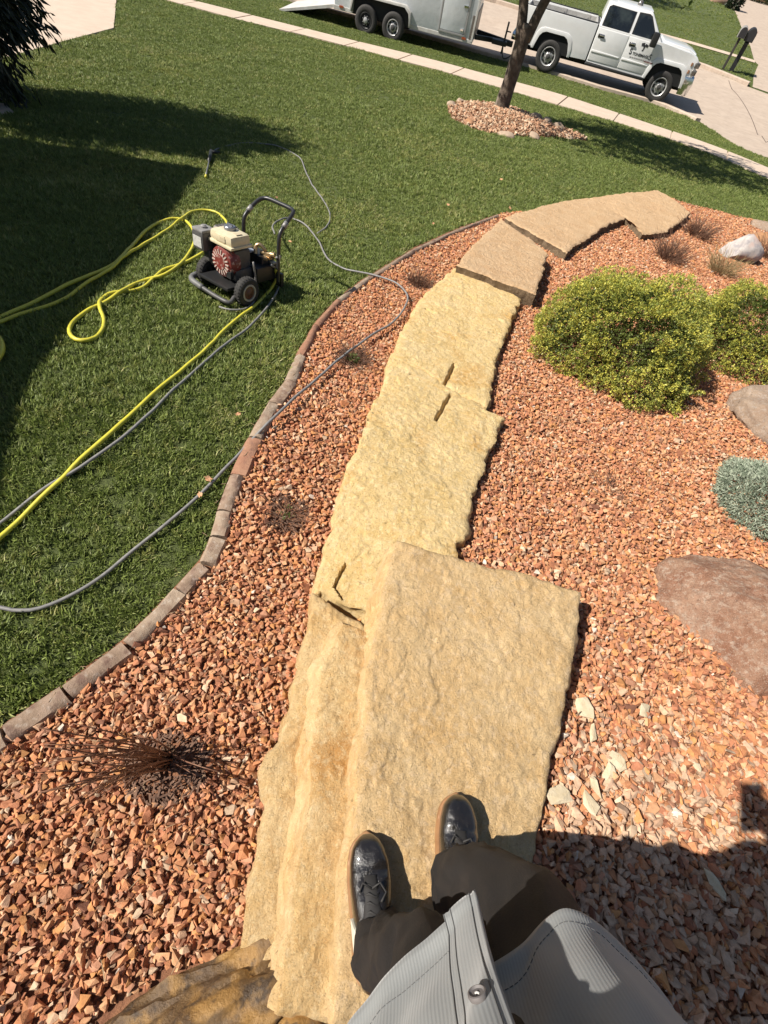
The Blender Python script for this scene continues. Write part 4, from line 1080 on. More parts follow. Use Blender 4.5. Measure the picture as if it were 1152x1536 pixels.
hose('long grey hose from the washer handle across the gravel bed and back over the grass',
     [(412, 351, .12), (409, 339, .08), (420, 329, .04), (436, 327), (460, 339), (478, 362), (492, 388), (520, 404), (560, 413, .02), (595, 425, .03), (611, 443, .03), (606, 463, .03), (588, 484, .03), (550, 508, .03), (515, 534, .03), (480, 564, .03), (445, 594, .04), (420, 617, .05), (400, 637, .04), (378, 660), (340, 700), (300, 742), (250, 786), (200, 824), (150, 866), (105, 893), (60, 911), (30, 915), (0, 911), (-80, 890)], .0075, M_ghose)
hose('thin grey hose end curving on the grass behind the washer handle',
     [(316, 228), (340, 219), (375, 214), (415, 219), (440, 230), (452, 240), (458, 256), (470, 280), (486, 302), (495, 322), (491, 338), (476, 350)], .0075, M_ghose, dz=.022)
hose('short grey hose end drooping from the washer pump to the grass',
     [(380, 394, .26), (383, 415, .16), (384, 440, .05), (379, 455), (364, 464), (345, 465), (329, 460)], .0065, M_ghose)
hose('yellow hose bend just showing at the left border in the shade', [(-30, 490), (-6, 503), (3, 517), (1, 532), (-14, 548), (-40, 560)], .014, M_yel)
# spray wand
w0, w1 = hit(317, 226, .05), hit(309, 263, .03)
wd = empty('spray_wand', w0, 0, 'black spray wand lying in the grass at the shadow edge', 'spray wand')
dv = w1 - w0; lnn = np.linalg.norm(dv); dv = dv / lnn
mb = MB(); mb.tube([tuple(dv * .02), tuple(dv * lnn * .45)], [.022, .018], 10); mb.build('gun', M_black, wd, smooth=True)
mb = MB(); mb.tube([tuple(dv * .05 + np.array([0, 0, .0])), tuple(dv * .02 + np.array([.09, .03, .0]))], [.017, .014], 8); mb.build('trigger_grip', M_black, wd, smooth=True)
mb = MB(); mb.tube([tuple(dv * lnn * .42), tuple(dv * lnn)], .009, 8); mb.build('lance', mat('lance_steel', (.16, .16, .16), .4, metallic=.4), wd, smooth=True)
mb = MB(); mb.tube([tuple(dv * lnn), tuple(dv * (lnn + .05))], .013, 8); mb.build('nozzle', M_yel, wd, smooth=True)

# ================================================================== TRUCK
M_white = mat('white_paint', (.74, .74, .73), .28, color2=(.69, .685, .67), scale=3, coat=.6, patches=[((.58, .54, .49), 2.2, .58, .8, .35)])
M_glass = mat('dark_glass', (.010, .012, .013), .04, spec=.6, coat=.3, color2=(.045, .055, .05), scale=2.6, contrast=(.45, .7))  # lighter mottling painted in for reflections and the view inside
M_trim = mat('black_trim', (.02, .02, .02), .5, var=.3, scale=20)
M_tyre = mat('tyre', (.030, .028, .027), .85, color2=(.05, .046, .042), scale=30, bump=.002, bump_scale=120)
M_alloy = mat('alloy', (.52, .51, .50), .35, metallic=.25, color2=(.42, .41, .40), scale=9)
M_lamp = mat('lamp_glass', (.30, .28, .26), .12, metallic=.3, color2=(.08, .07, .065), scale=14)
M_amber = mat('lamp_amber', (.30, .15, .08), .2)
M_bedgrey = mat('bed_liner', (.42, .41, .39), .6, color2=(.33, .32, .30), scale=8)
def arc(cx, cz, r, a0, a1, n=14):
    return [(cx + r * math.cos(math.radians(a0 + (a1 - a0) * k / n)), cz + r * math.sin(math.radians(a0 + (a1 - a0) * k / n))) for k in range(n + 1)]
def arch(cx, s=1.0, o=0.0):
    return [(cx + x * s + (o if x > 0 else -o), z + (o if z > .6 else 0)) for x, z in ((.60, .52), (.585, .66), (.52, .84), (.44, .935), (.32, .985), (-.30, .985), (-.42, .94), (-.50, .85), (-.565, .66), (-.58, .52))]
TZ = -2.225; f0, r0_ = at(977, 154, TZ), at(813.5, 108.5, TZ)
TYAW = math.atan2(f0[1] - r0_[1], f0[0] - r0_[0]); print('truck contact', f0, r0_, math.degrees(TYAW), np.linalg.norm(f0 - r0_))
TX, TY = f0[0] + math.sin(TYAW) * -.95, f0[1] + math.cos(TYAW) * .95
truck = empty('pickup_truck', (TX, TY, TZ), TYAW, 'white crew-cab pickup truck with a dark door sign, parked on the street', 'pickup truck')
mb = MB()
mb.prism([(-2.62, .54), (-2.62, 1.42), (-.60, 1.40), (-.40, 1.40), (.50, 1.34), (.72, 1.30), (.81, 1.23), (.855, 1.02), (.86, .70), (.80, .58)] + arch(0) + [(-.60, .54)], -.97, .97, bev=.05, seg=3)
body = mb.build('body', M_white, truck, smooth=True, angle=35)
mb = MB(); mb.prism([(-.42, 1.385), (-.42, 1.435), (.45, 1.385), (.71, 1.325), (.71, 1.27), (.45, 1.30)], -.62, .62, bev=.03); mb.build('bonnet', M_white, truck, smooth=True, angle=35)
mb = MB(); mb.hexa([(-2.63, -.935, 1.36), (-.46, -.935, 1.34), (-.46, .935, 1.34), (-2.63, .935, 1.36), (-2.54, -.79, 1.95), (-1.14, -.79, 1.955), (-1.14, .79, 1.955), (-2.54, .79, 1.95)], bev=.05); cab = mb.build('cab', M_white, truck, smooth=True, angle=35)
mb = MB(); mb.box((-1.7, 0, 1.955), (1.15, 1.30, .03), bev=.014); mb.build('roof', M_white, cab, smooth=True, angle=40)
mb = MB(); mb.lathe([(.09, 0), (.09, .03), (.07, .09), (.03, .11), (0, .11)], (-1.55, 0, 1.97), (0, 0, 1), 16); mb.build('beacon', M_lamp, cab, smooth=True)
def sidey(z, off): return -(.935 - (z - 1.36) / .58 * .145) - off
def side_pane(name, poly, off, th, material, parent, mirror=False, bev=.0):
    mb = MB(); A = [(x, sidey(z, off), z) for x, z in poly]; B = [(x, sidey(z, off - th), z) for x, z in poly]
    if mirror: A = [(x, -y, z) for x, y, z in A]; B = [(x, -y, z) for x, y, z in B]
    n = len(A); mb.add(A + B, [tuple(range(n)), tuple(range(n, 2 * n))[::-1]] + [(i, (i + 1) % n, n + (i + 1) % n, n + i) for i in range(n)])
    return mb.build(name, material, parent)
WR = [(-2.50, 1.44), (-1.66, 1.415), (-1.66, 1.865), (-2.38, 1.87), (-2.47, 1.83)]
WF = [(-1.50, 1.41), (-.74, 1.395), (-.78, 1.47), (-1.12, 1.83), (-1.20, 1.865), (-1.50, 1.87)]
def grow(poly, s):
    c = np.mean(poly, 0); return [tuple(c + (np.array(p) - c) * (1 + s / max(.01, np.linalg.norm(np.array(p) - c)))) for p in poly]
for mir in (False, True):
    sg = 1 if mir else -1
    for nm, x0, x1, W in (('rear_door', -2.60, -1.585, WR), ('front_door', -1.565, -.60, WF)):
        mb = MB()
        pf = [(x0, .60), (x0, 1.375), (x1, 1.36), (x1, .60)] if nm == 'rear_door' else [(x0, .60), (x0, 1.36), (x1 + .10, 1.345), (x1 + .10, 1.06), (x1 - .03, .78), (x1 - .12, .60)]
        mb.prism(pf, sg * .95, sg * .984, bev=.012)
        pl_ = [(x0 + .02, .80), (x0 + .02, .86), (x1 - .06, .84), (x1 - .06, .80)]
        mb.prism(pl_, sg * .97, sg * 1.0, bev=.012)
        d = mb.build(nm, M_white, truck, smooth=True, angle=30)
        mb = MB(); hx = x0 + .17 if nm == 'front_door' else x0 + .16
        mb.box((hx, sg * .988, 1.20), (.20, .014, .085), bev=.012); h_ = mb.build('handle', M_trim, d, smooth=True)
        mb = MB(); mb.box((hx + .02, sg * 1.012, 1.215), (.17, .022, .035), bev=.009); mb.build('handle_bar', M_chrome, h_, smooth=True)
        w_ = side_pane('window', W, .012, .012, M_glass, d, mir)
        side_pane('window_frame', grow(W, .045), .006, .010, M_trim, d, mir)
    # arch flares and sills
    for cx, nm in ((0, 'front'), (-3.9, 'rear')):
        mb = MB(); mb.prism(arch(cx, 1.0, .085) + arch(cx)[::-1], sg * .90, sg * 1.004, bev=.010); mb.build('arch_flare', M_white, truck, smooth=True, angle=40)
        mb = MB(); mb.prism(arch(cx, .995), sg * .62, sg * .95); mb.build('wheel_well', mat('well_black', (.010, .010, .010), .95), truck)
    mb = MB(); mb.box((-1.62, sg * .95, .50), (2.05, .16, .07), bev=.02); mb.build('running_board', M_trim, truck, smooth=True)
# windscreen and rear window
def pane_between(name, a0, a1, y0, y1, inset, nrm, parent, material=None):
    a0, a1 = np.array(a0), np.array(a1); p = lambda t, y: (a0[0] + (a1[0] - a0[0]) * t + nrm[0], y, a0[1] + (a1[1] - a0[1]) * t + nrm[1])
    q = [p(inset, -y0), p(inset, y0), p(1 - inset, y1), p(1 - inset, -y1)]
    k = [(x - nrm[0] * 1.6, y, z - nrm[1] * 1.6) for x, y, z in q]
    mb = MB(); mb.add(q + k, [(0, 1, 2, 3), (7, 6, 5, 4), (0, 4, 5, 1), (1, 5, 6, 2), (2, 6, 7, 3), (3, 7, 4, 0)]); return mb.build(name, material or M_glass, parent)
pane_between('windscreen', (-.46, 1.34), (-1.16, 1.95), .84, .70, .07, (.012, .010), cab)
pane_between('rear_window', (-2.63, 1.36), (-2.50, 1.94), .80, .64, .14, (-.012, .003), cab)
mb = MB(); mb.box((-2.64, 0, 1.0), (.03, 1.90, .86)); mb.build('cab_gap_shade', M_trim, truck)  # dark sheet standing in for the shade between cab and bed
mb = MB(); mb.box((-.42, 0, 1.36), (.14, 1.7, .04), bev=.015); mb.build('wiper_cowl', M_trim, truck)
for sg in (-1, 1):
    mb = MB(); mb.box((-.80, sg * 1.14, 1.44), (.20, .19, .34), bev=.04); mb.box((-.78, sg * 1.02, 1.38), (.05, .16, .05), bev=.01); mr = mb.build('mirror', M_trim, truck, smooth=True, angle=40)
    mb = MB(); mb.box((-.862, sg * 1.13, 1.45), (.006, .12, .21), bev=.002); mb.build('mirror_glass', M_chrome, mr)
# bed
for sg in (-1, 1):
    mb = MB(); mb.prism([(-2.66, .56), (-2.66, 1.43), (-5.08, 1.45), (-5.10, .70), (-4.98, .62), (-4.52, .56)] + arch(-3.9)[::-1] + [(-3.28, .56)], sg * .86, sg * .985, bev=.04, seg=3)
    bs = mb.build('bed_side', M_white, truck, smooth=True, angle=35)
    mb = MB(); mb.box((-3.87, sg * .925, 1.452), (2.38, .09, .022), bev=.008); mb.build('rail_cap', M_trim, bs)
    for k, x in enumerate((-3.0, -3.85, -4.7)):
        mb = MB(); mb.box((x, sg * .845, 1.30), (.16, .02, .22), bev=.006); mb.box((x, sg * .832, 1.34), (.035, .02, .035)); mb.build('stake_pocket', M_bedgrey, bs)
    mb = MB(); mb.box((-3.87, sg * .853, 1.14), (2.36, .012, .52)); mb.build('bed_lining', M_bedgrey, bs)
    mb = MB(); mb.box((-5.11, sg * .90, 1.13), (.03, .13, .42), bev=.01); mb.build('tail_lamp', mat('lamp_red', (.30, .015, .012), .25), truck)
mb = MB(); mb.box((-3.87, 0, .86), (2.38, 1.72, .05)); mb.box((-2.68, 0, 1.14), (.05, 1.70, .52)); mb.build('bed_floor', M_bedgrey, truck)
mb = MB(); mb.box((-2.80, -.80, 1.33), (.24, .12, .16), bev=.01); mb.build('bed_corner_plate', M_white, truck)
mb = MB(); mb.box((-5.06, 0, 1.06), (.09, 1.70, .70), bev=.02); mb.build('tailgate', M_white, truck, smooth=True, angle=40)
mb = MB(); mb.box((-5.20, 0, .66), (.20, 1.85, .18), bev=.04); mb.build('rear_bumper', M_chrome, truck, smooth=True, angle=40)
mb = MB(); mb.prism([(.86, .34), (.96, .40), (.99, .64), (.95, .84), (.84, .84), (.76, .38)], -.96, .96, bev=.03); mb.box((.78, -.97, .60), (.33, .06, .46), bev=.025); mb.box((.78, .97, .60), (.33, .06, .46), bev=.025); mb.build('front_bumper', M_chrome, truck, smooth=True, angle=40)
mb = MB(); mb.box((.885, 0, .62), (.19, .9, .10), bev=.02); mb.build('air_intake', M_trim, truck)
mb = MB(); mb.box((.85, 0, 1.0), (.08, 1.15, .34), bev=.02); gr = mb.build('grille', M_trim, truck)
mb = MB(); mb.box((.885, 0, .98), (.05, 1.16, .045), bev=.01); mb.box((.885, 0, 1.13), (.05, 1.16, .03), bev=.01); mb.box((.885, 0, .86), (.05, 1.16, .03), bev=.01); mb.build('grille_bar', M_chrome, gr, smooth=True)
for sg in (-1, 1):
    for z_, hh in ((1.12, .14), (.94, .14)):
        mb = MB(); mb.box((.80, sg * .80, z_), (.17, .37, hh), Matrix.Rotation(-sg * .22, 3, 'Z'), bev=.025); hl = mb.build('headlight', M_lamp, truck, smooth=True)
        mb = MB(); mb.box((.66, sg * .982, z_), (.06, .02, hh * .6), bev=.006); mb.build('indicator', M_amber, hl)
mb = MB(); mb.box((-2.0, 0, .50), (5.6, 1.1, .22), bev=.03); mb.tube([(-3.9, -.8, .42), (-3.9, .8, .42)], .07, 10); mb.build('chassis', mat('chassis_black', (.012, .012, .012), .9), truck)
def wheel(parent, c, sg, R=.415, w=.27, rim=.25, dark=False):
    mb = MB(); mb.lathe([(rim - .01, -w / 2 + .02), (rim + .02, -w / 2), (R - .05, -w / 2 - .004), (R - .012, -w / 2 + .02), (R, -w / 2 + .05), (R, w / 2 - .05), (R - .012, w / 2 - .02), (R - .05, w / 2 + .004), (rim + .02, w / 2), (rim - .01, w / 2 - .02)], c, (0, sg, 0), 40, closed=True)
    wh = mb.build('wheel', M_tyre, parent, smooth=True, angle=40)
    M_ = M_alloy if not dark else M_trim
    mb = MB(); mb.lathe([(rim, w / 2 - .015), (rim - .012, w / 2 + .002), (rim - .03, w / 2 - .012), (rim - .05, w / 2 - .045), (.10, w / 2 - .025), (.085, w / 2 - .01), (.06, w / 2 + .0), (0, w / 2 + .0)], c, (0, sg, 0), 36); rm = mb.build('rim', M_, wh, smooth=True, angle=30)
    mb = MB()
    for k in range(8):
        a = k / 8 * 6.283; rr = rim * .70
        mb.box((c[0] + math.cos(a) * rr, c[1] + sg * (w / 2 - .034), c[2] + math.sin(a) * rr), (rim * .22, .03, rim * .36), Matrix.Rotation(-a, 3, 'Y'), bev=.008)
    mb.build('rim_slot', mat('slot_black', (.01, .01, .01), .8), rm)
    mb = MB(); mb.lathe([(.075, 0), (.07, .03), (.03, .045), (0, .045)], (c[0], c[1] + sg * (w / 2 - .01), c[2]), (0, sg, 0), 16)
    for k in range(8):
        a = k / 8 * 6.283 + .39; mb.lathe([(.012, 0), (.012, .02), (0, .022)], (c[0] + math.cos(a) * .105, c[1] + sg * (w / 2 - .03), c[2] + math.sin(a) * .105), (0, sg, 0), 6)
    mb.build('hub', M_dkgrey if not dark else M_alloy, rm, smooth=True, angle=30)
    return wh
for x in (0, -3.9):
    for sg in (-1, 1): wheel(truck, (x, sg * .84, .415), sg)
# door sign: emblem and lettering as thin raised film
M_sign = mat('sign_black', (.03, .03, .035), .5); M_signgrey = mat('sign_grey', (.34, .31, .31), .5); M_signred = mat('sign_dark_red', (.16, .07, .06), .5)
def text(s, size, loc, material, parent, name='lettering', bold=0.0, align='LEFT'):
    cu = bpy.data.curves.new(name, 'FONT'); cu.body = s; cu.size = size; cu.extrude = .002; cu.offset = bold; cu.align_x = align
    t = bpy.data.objects.new(name, cu); COL.objects.link(t); bpy.context.view_layer.update()
    me = bpy.data.meshes.new_from_object(t.evaluated_get(bpy.context.evaluated_depsgraph_get())); bpy.data.objects.remove(t)
    o = bpy.data.objects.new(name, me); COL.objects.link(o); me.materials.clear(); me.materials.append(material); o.parent = parent
    o.location = loc; o.rotation_euler = (math.pi / 2, 0, 0); return o
fd = [c for c in truck.children if c.name.startswith('front_door')][0]
SY = -.9885
text('S', .19, (-1.395, SY, .985), M_sign, fd, bold=.004); text('TONE', .095, (-1.275, SY, .985), M_sign, fd, bold=.001); text('IMAGE', .095, (-1.02, SY, .985), M_sign, fd, bold=.001); text('S', .19, (-.735, SY, .965), M_sign, fd, bold=.003)
mb = MB()
for x, z, w_, h_ in ((-1.06, 1.265, .10, .07), (-.94, 1.255, .10, .06), (-1.0, 1.24, .08, .04), (-.995, 1.19, .035, .07), (-1.01, 1.135, .05, .03)): mb.box((x, SY, z), (w_, .003, h_), Matrix.Rotation(.25 * (1 if x > -1 else -1), 3, 'Y'), bev=.001)
mb.build('emblem', M_sign, fd)
mb = MB()
for k in range(9): mb.box((-1.30 + k * .075, SY, .925), (.055, .003, .022))
mb.build('sign_line', M_signgrey, fd)
mb = MB()
for k in range(6): mb.box((-.80 + k * .05, SY - .02, .905 - .0 * k), (.042, .003, .03))
mb.build('sign_line', M_signred, fd)

# ================================================================== TRAILER
tfp = at(707, 66, TZ + .42); tx1 = tfp[0]; tyn = tfp[1]
ta = at(598, 33, TZ + .36); tb_ = at(560, 22, TZ + .36)
print('trailer', tfp, ta, tb_, 'truck rear', TX - 5.2)
TL = empty('cargo_trailer', (tx1, tyn, TZ), math.radians(.0), 'white enclosed cargo trailer with two axles behind the pickup truck', 'trailer')
xr = at(503, 6, TZ + .5)[0] - tx1; W_ = 2.1; hA = (ta[0] - tx1, tb_[0] - tx1 - .0)
if hA[0] - hA[1] < .85: hA = (hA[0] + .02, hA[0] - .86)
M_alu = mat('white_sheet', (.62, .65, .66), .32, color2=(.54, .57, .58), scale=1.6, coat=.3, bump=.01, bump_scale=2.2, patches=[((.45, .44, .42), 3, .6, .75, .4)])
M_plate = mat('diamond_plate', (.17, .15, .13), .45, metallic=.6, color2=(.24, .21, .19), scale=60, bump=.006, bump_scale=90)
M_frame = mat('frame_white', (.58, .57, .54), .5, color2=(.46, .43, .39), scale=5)
mb = MB(); mb.box((xr / 2, W_ / 2, 1.45), (-xr, W_, 1.98), bev=.05); tbody = mb.build('box_body', M_alu, TL, smooth=True, angle=35)
mb = MB(); mb.box((xr / 2, W_ / 2, .46), (-xr + .02, W_ + .02, .10), bev=.012); mb.build('chassis_rail', M_frame, TL)
mb = MB(); mb.box((.008, W_ / 2, .83), (.022, W_ - .10, .62), bev=.006); mb.box((-.06, -.004, .78), (.13, .016, .55), bev=.004); mb.build('stone_guard', M_plate, TL)
mb = MB(); mb.box((-.02, -.006, 1.45), (.06, .02, 1.98), bev=.006); mb.build('corner_trim', M_frame, TL)
d0, d1 = at(657, 43, TZ + .6)[0] - tx1, at(697, 50, TZ + .6)[0] - tx1
mb = MB(); mb.box(((d0 + d1) / 2, -.012, 1.42), (d1 - d0 - .06, .03, 1.66), bev=.012); dr = mb.build('side_door', M_alu, TL, smooth=True, angle=35)
mb = MB()
for x in (d0, d1): mb.box((x, -.014, 1.42), (.05, .036, 1.76), bev=.006)
for z in (.555, 2.285): mb.box(((d0 + d1) / 2, -.014, z), (d1 - d0 - .05, .036, .05), bev=.006)
mb.build('door_frame', mat('frame_grey', (.36, .36, .36), .4, metallic=.4), dr)
mb = MB(); mb.box((d1 - .10, -.04, .68), (.09, .03, .05), bev=.006); mb.box((d1 - .10, -.04, 1.2), (.14, .03, .05), bev=.006); mb.build('door_latch', M_chrome, dr)
mb = MB(); xm = (hA[0] + hA[1]) / 2
mb.prism([(xm - 1.02, .48), (xm - .98, .78), (xm - .80, .92), (xm + .80, .92), (xm + .98, .78), (xm + 1.02, .48), (xm + .97, .48), (xm + .92, .75), (xm + .77, .87), (xm - .77, .87), (xm - .92, .75), (xm - .97, .48)], -.20, .02, bev=.006); mb.build('fender', M_frame, TL, smooth=True, angle=40)
mb = MB(); mb.prism([(xm - .93, .42), (xm - .9, .74), (xm - .76, .86), (xm + .76, .86), (xm + .9, .74), (xm + .93, .42)], -.06, .012); mb.build('wheel_well', mat('well_dark', (.02, .02, .02), .95), TL)
for k, x in enumerate(hA): wheel(TL, (x, -.10, .36), -1, R=.36, w=.21, rim=.20, dark=(k == 1)); wheel(TL, (x, W_ + .1, .36), 1, R=.36, w=.21, rim=.20)
for x in (xr + .25, -.28):
    mb = MB(); mb.box((x, -.022, .50), (.14, .02, .055), bev=.006); mb.build('marker_lamp', mat('lamp_orange', (.42, .10, .04), .3, var=.4, scale=60), TL)
mb = MB(); mb.box((.014, .55, 1.62), (.02, .09, .14), bev=.004); mb.build('sticker', mat('sticker_brown', (.16, .09, .06), .5), TL)
hx = TX - 5.35 - tx1; hyl = TY - tyn
mb = MB(); mb.box((hx * .5, hyl * .5 + W_ * .25 + .25, .46), (hx * 1.05, .09, .12), Matrix.Rotation(-.38, 3, 'Z'), bev=.01); mb.box((hx * .5, hyl * .5 + W_ * .25 - .25, .46), (hx * 1.05, .09, .12), Matrix.Rotation(.38, 3, 'Z'), bev=.01)
mb.box((hx - .10, W_ / 2, .50), (.42, .14, .14), bev=.02); tg = mb.build('tongue', M_black, TL)
jx = at(759, 52, TZ + .6)[0] - tx1
mb = MB(); mb.tube([(jx, W_ / 2 - .25, .25), (jx, W_ / 2 - .25, 1.02)], .03, 10); mb.box((jx + .08, W_ / 2 - .25, .80), (.14, .03, .03)); mb.tube([(jx, W_ / 2 - .25, 1.0), (jx + .02, W_ / 2 - .37, 1.0)], .014, 8); mb.box((jx - .15, W_ / 2 - .2, .50), (.5, .3, .12), bev=.02); mb.build('jack', M_black, TL)
mb = MB(); mb.tube(spline([(hx - .2, W_ / 2 - .1, .45), (hx - .1, W_ / 2 - .14, .15), (hx + .1, W_ / 2 - .1, .2), (hx + .3, W_ / 2, .45)], .05), .016, 6); mb.build('safety_chain', M_black, TL)
mb = MB(); mb.hexa([(xr - 1.9, .1, .0), (xr - .02, .1, .42), (xr - .02, W_ - .1, .42), (xr - 1.9, W_ - .1, .0), (xr - 1.9, .1, .06), (xr - .02, .1, .50), (xr - .02, W_ - .1, .50), (xr - 1.9, W_ - .1, .06)]); rp = mb.build('ramp_door', M_frame, TL)

# ================================================================== MAILBOXES and far things
M_mbgrey = mat('mailbox_grey', (.24, .23, .215), .5, color2=(.28, .26, .24), scale=10); M_mbblack = mat('mailbox_black', (.02, .02, .022), .5, var=.3, scale=10); M_postw = mat('post_dark', (.05, .042, .035), .85, var=.3, scale=12)
def mailbox(label, base, w, h, ln, postw, material, ph, rotz):
    r0 = empty('mailbox', base, rotz, label, 'mailbox', 'mailboxes by the far kerb')
    mb = MB(); mb.box((0, 0, ph / 2 - .1), (postw, postw, ph + .2), bev=.01); mb.box((0, -.1, ph - .08), (postw * .8, .32, .08), bev=.01); mb.build('post', M_postw if material is M_mbgrey else M_mbblack, r0)
    pf = [(-w / 2, 0), (w / 2, 0), (w / 2, h * .55)] + [(w / 2 * math.cos(a), h * .55 + h * .45 * math.sin(a)) for a in np.linspace(.2, 2.94, 10)] + [(-w / 2, h * .55)]
    mb = MB(); mb.prism([(x, z + ph) for x, z in pf], -ln * .6, ln * .4, bev=.01); bx_ = mb.build('mailbox_body', material, r0, smooth=True, angle=40)
    c = np.array([0, h * .5]); mb = MB(); mb.prism([((x - c[0]) * .9 + c[0], (z - c[1]) * .9 + c[1] + ph) for x, z in pf], -ln * .6 - .015, -ln * .6 + .005, bev=.003); mb.build('door', M_mbblack, bx_)
    mb = MB(); mb.box((w / 2 + .01, .0, ph + h * .6), (.01, .03, .16)); mb.build('flag', mat('flag_red', (.30, .03, .02), .5), bx_)
    return r0
mailbox('grey rounded mailbox on a thin post across the street', hit(1084, 104), .30, .36, .58, .10, M_mbgrey, 1.05, -.25)
mailbox('black wide mailbox on a broad post right of the grey one', hit(1096, 107), .36, .42, .60, .18, M_mbblack, 1.0, -.25)
boulder('boulder', 'pinkish boulder far across the street at the top edge', tuple(hit(1078, 4) + np.array([0, 0, .2])), (.85, .7, .65), .3, 61, mat('pink_rock', (.45, .27, .19), .85, color2=(.38, .24, .18), scale=4), sub=3)
def far_shrub(label, px, rad, seed, col, n=700, leaf=.16):
    r_ = np.random.default_rng(seed); b = hit(*px); rt = empty('far_shrub', b, 0, label, 'shrub', 'shrubs across the street')
    P, D = blob_points(n, r_, (0, 0, rad[2] * .6), rad, seed, zmin=-.5); leaf_cloud('foliage', P, D, np.full(len(P), leaf), np.tile(col, (len(P), 1)), M_boxleaf, rt, r_, per=4)
    mb = MB(); mb.tube([(0, 0, -.1), (0, 0, rad[2] * .8)], .05, 6); mb.build('stem', M_wood, rt)
far_shrub('dark spiky shrub right of the pink boulder at the top edge', (1097, 14), (.45, .45, .7), 71, [.03, .045, .02])
far_shrub('low shrub in the far bed at the top right corner', (1138, 4), (1.0, .8, .5), 72, [.06, .07, .025])

# ================================================================== TREES
M_bark = mat('bark_grey', (.085, .062, .045), .95, color2=(.15, .115, .085), scale=9, bump=.02, bump_scale=26, contrast=(.4, .6), patches=[((.30, .25, .19), 5, .58, .66, .6)])
M_tleaf = mat('tree_leaf', (1, 1, 1), .5, attr='tint', trans=.35)
def tree(label, base, h, tr, crown_c, crown_r, n, leaf, seed, fork, col=(.06, .10, .025), group=None):
    r_ = np.random.default_rng(seed); rt = empty('street_tree', base, 0, label, 'tree', group)
    cc = np.array(crown_c)
    mb = MB(); pts = spline([(0, 0, -.1), (.0, .0, .15), (.03, 0, fork * .5), (.05, -.02, fork), (.06, -.02, fork * 1.12)], .08)
    rr = np.interp(pts[:, 2], [-.1, .0, .12, .5, fork, fork * 1.25], [tr * 1.35, tr * 1.2, tr * 1.03, tr * .92, tr * .86, tr * .6])
    rr = rr * (1 + .06 * fbm(pts * 4 + seed, 2)); mb.tube([tuple(p) for p in pts], list(rr), 16)
    tips = []
    for i in range(7):
        a = (0.0, 2.95, 1.2, 2.0, 4.2, 5.2, 3.6)[i]; tgt = cc + np.array([math.cos(a) * crown_r[0] * .6, math.sin(a) * crown_r[1] * .6, crown_r[2] * r_.uniform(-.1, .6)])
        hi = 0 if i < 2 else .55 + .1 * i; s = np.array([.05 + (.06 if i < 2 else .12) * math.cos(a), -.02 + .03 * math.sin(a), fork * (.93 if i < 2 else 1) + hi]); up_ = s + np.array([math.cos(a) * .22, math.sin(a) * .2, .75])
        q = spline([s, up_, (up_ + tgt) / 2 + r_.normal(0, .1, 3), tgt], .15); mb.tube([tuple(p) for p in q], list(np.linspace(tr * (.68 if i < 2 else .4), .02, len(q))), 12)
        for k in range(5):
            b = q[int(len(q) * r_.uniform(.4, .95))]; d = r_.normal(size=3); d[2] = abs(d[2]) * .5; e = b + d / np.linalg.norm(d) * r_.uniform(.5, 1.1)
            mb.tube([tuple(b), tuple((b + e) / 2 + [0, 0, .06]), tuple(e)], [.025, .016, .006], 5); tips.append(e)
    mb.build('trunk', M_bark, rt, smooth=True)
    P, D = blob_points(n, r_, cc, crown_r, seed, lump=.32, fr=2.6, zmin=-.75, depth=.7)
    k = fbm(P * 1.1 + seed, 3) > -.22; P, D = P[k], D[k]
    cols = np.array(col) * r_.uniform(.7, 1.5, (len(P), 1))
    leaf_cloud('crown', P, D, np.full(len(P), leaf), cols, M_tleaf, rt, r_, per=5, aspect=.6, spread=1.2)
    return rt
tb0 = hit(751, 166)
tree('street tree with a forked grey trunk standing in the gravel ring', tb0, 6, .165, (.15, -1.2, 4.1), (2.9, 1.9, 1.75), 5200, .12, 3, 1.30)
ft = np.array([2.2, 47.0, 0]); ft[2] = float(G(ft[0], ft[1]))
tree('far street tree out of frame whose shade lies on the far lawn', ft, 7, .2, (0, 0, 5.2), (3.6, 3.2, 2.8), 2600, .22, 8, 2.2)

# gravel ring round the street tree
ring = TREE_RING; rc = np.mean(ring, 0)
def ring_h(x, y):
    r2 = np.array([np.hypot(np.array(x) - rc[0], np.array(y) - rc[1])])[0]; return .10 * np.exp(-(r2 / .9) ** 2)
sheet('tree_ring_soil', ring, .014, M_soil, skirt=.03)
PP = []; SS = []
r_ = np.random.default_rng(21)
for sp, dz, s0, s1 in ((.050, .02, .030, .044), (.07, .05, .032, .05)):
    x, y = jitter_grid(ring, sp, r_); PP.append(np.stack([x, y, G(x, y) + dz + ring_h(x, y)], -1)); SS.append(r_.uniform(s0, s1, x.size))
P_ = np.concatenate(PP); S_ = np.concatenate(SS); PAL2 = np.array([(.58, .38, .24), (.50, .29, .18), (.62, .47, .33), (.45, .25, .15)])
o = scatter_rocks('gravel', P_, S_, PAL2[r_.integers(0, 4, len(P_))] * r_.uniform(.8, 1.15, (len(P_), 1)), M_gravel, seed=8); o['kind'] = 'stuff'
M_ringst = mat('ring_stone', (.40, .30, .21), .9, color2=(.30, .22, .16), scale=10, bump=.006, bump_scale=40)
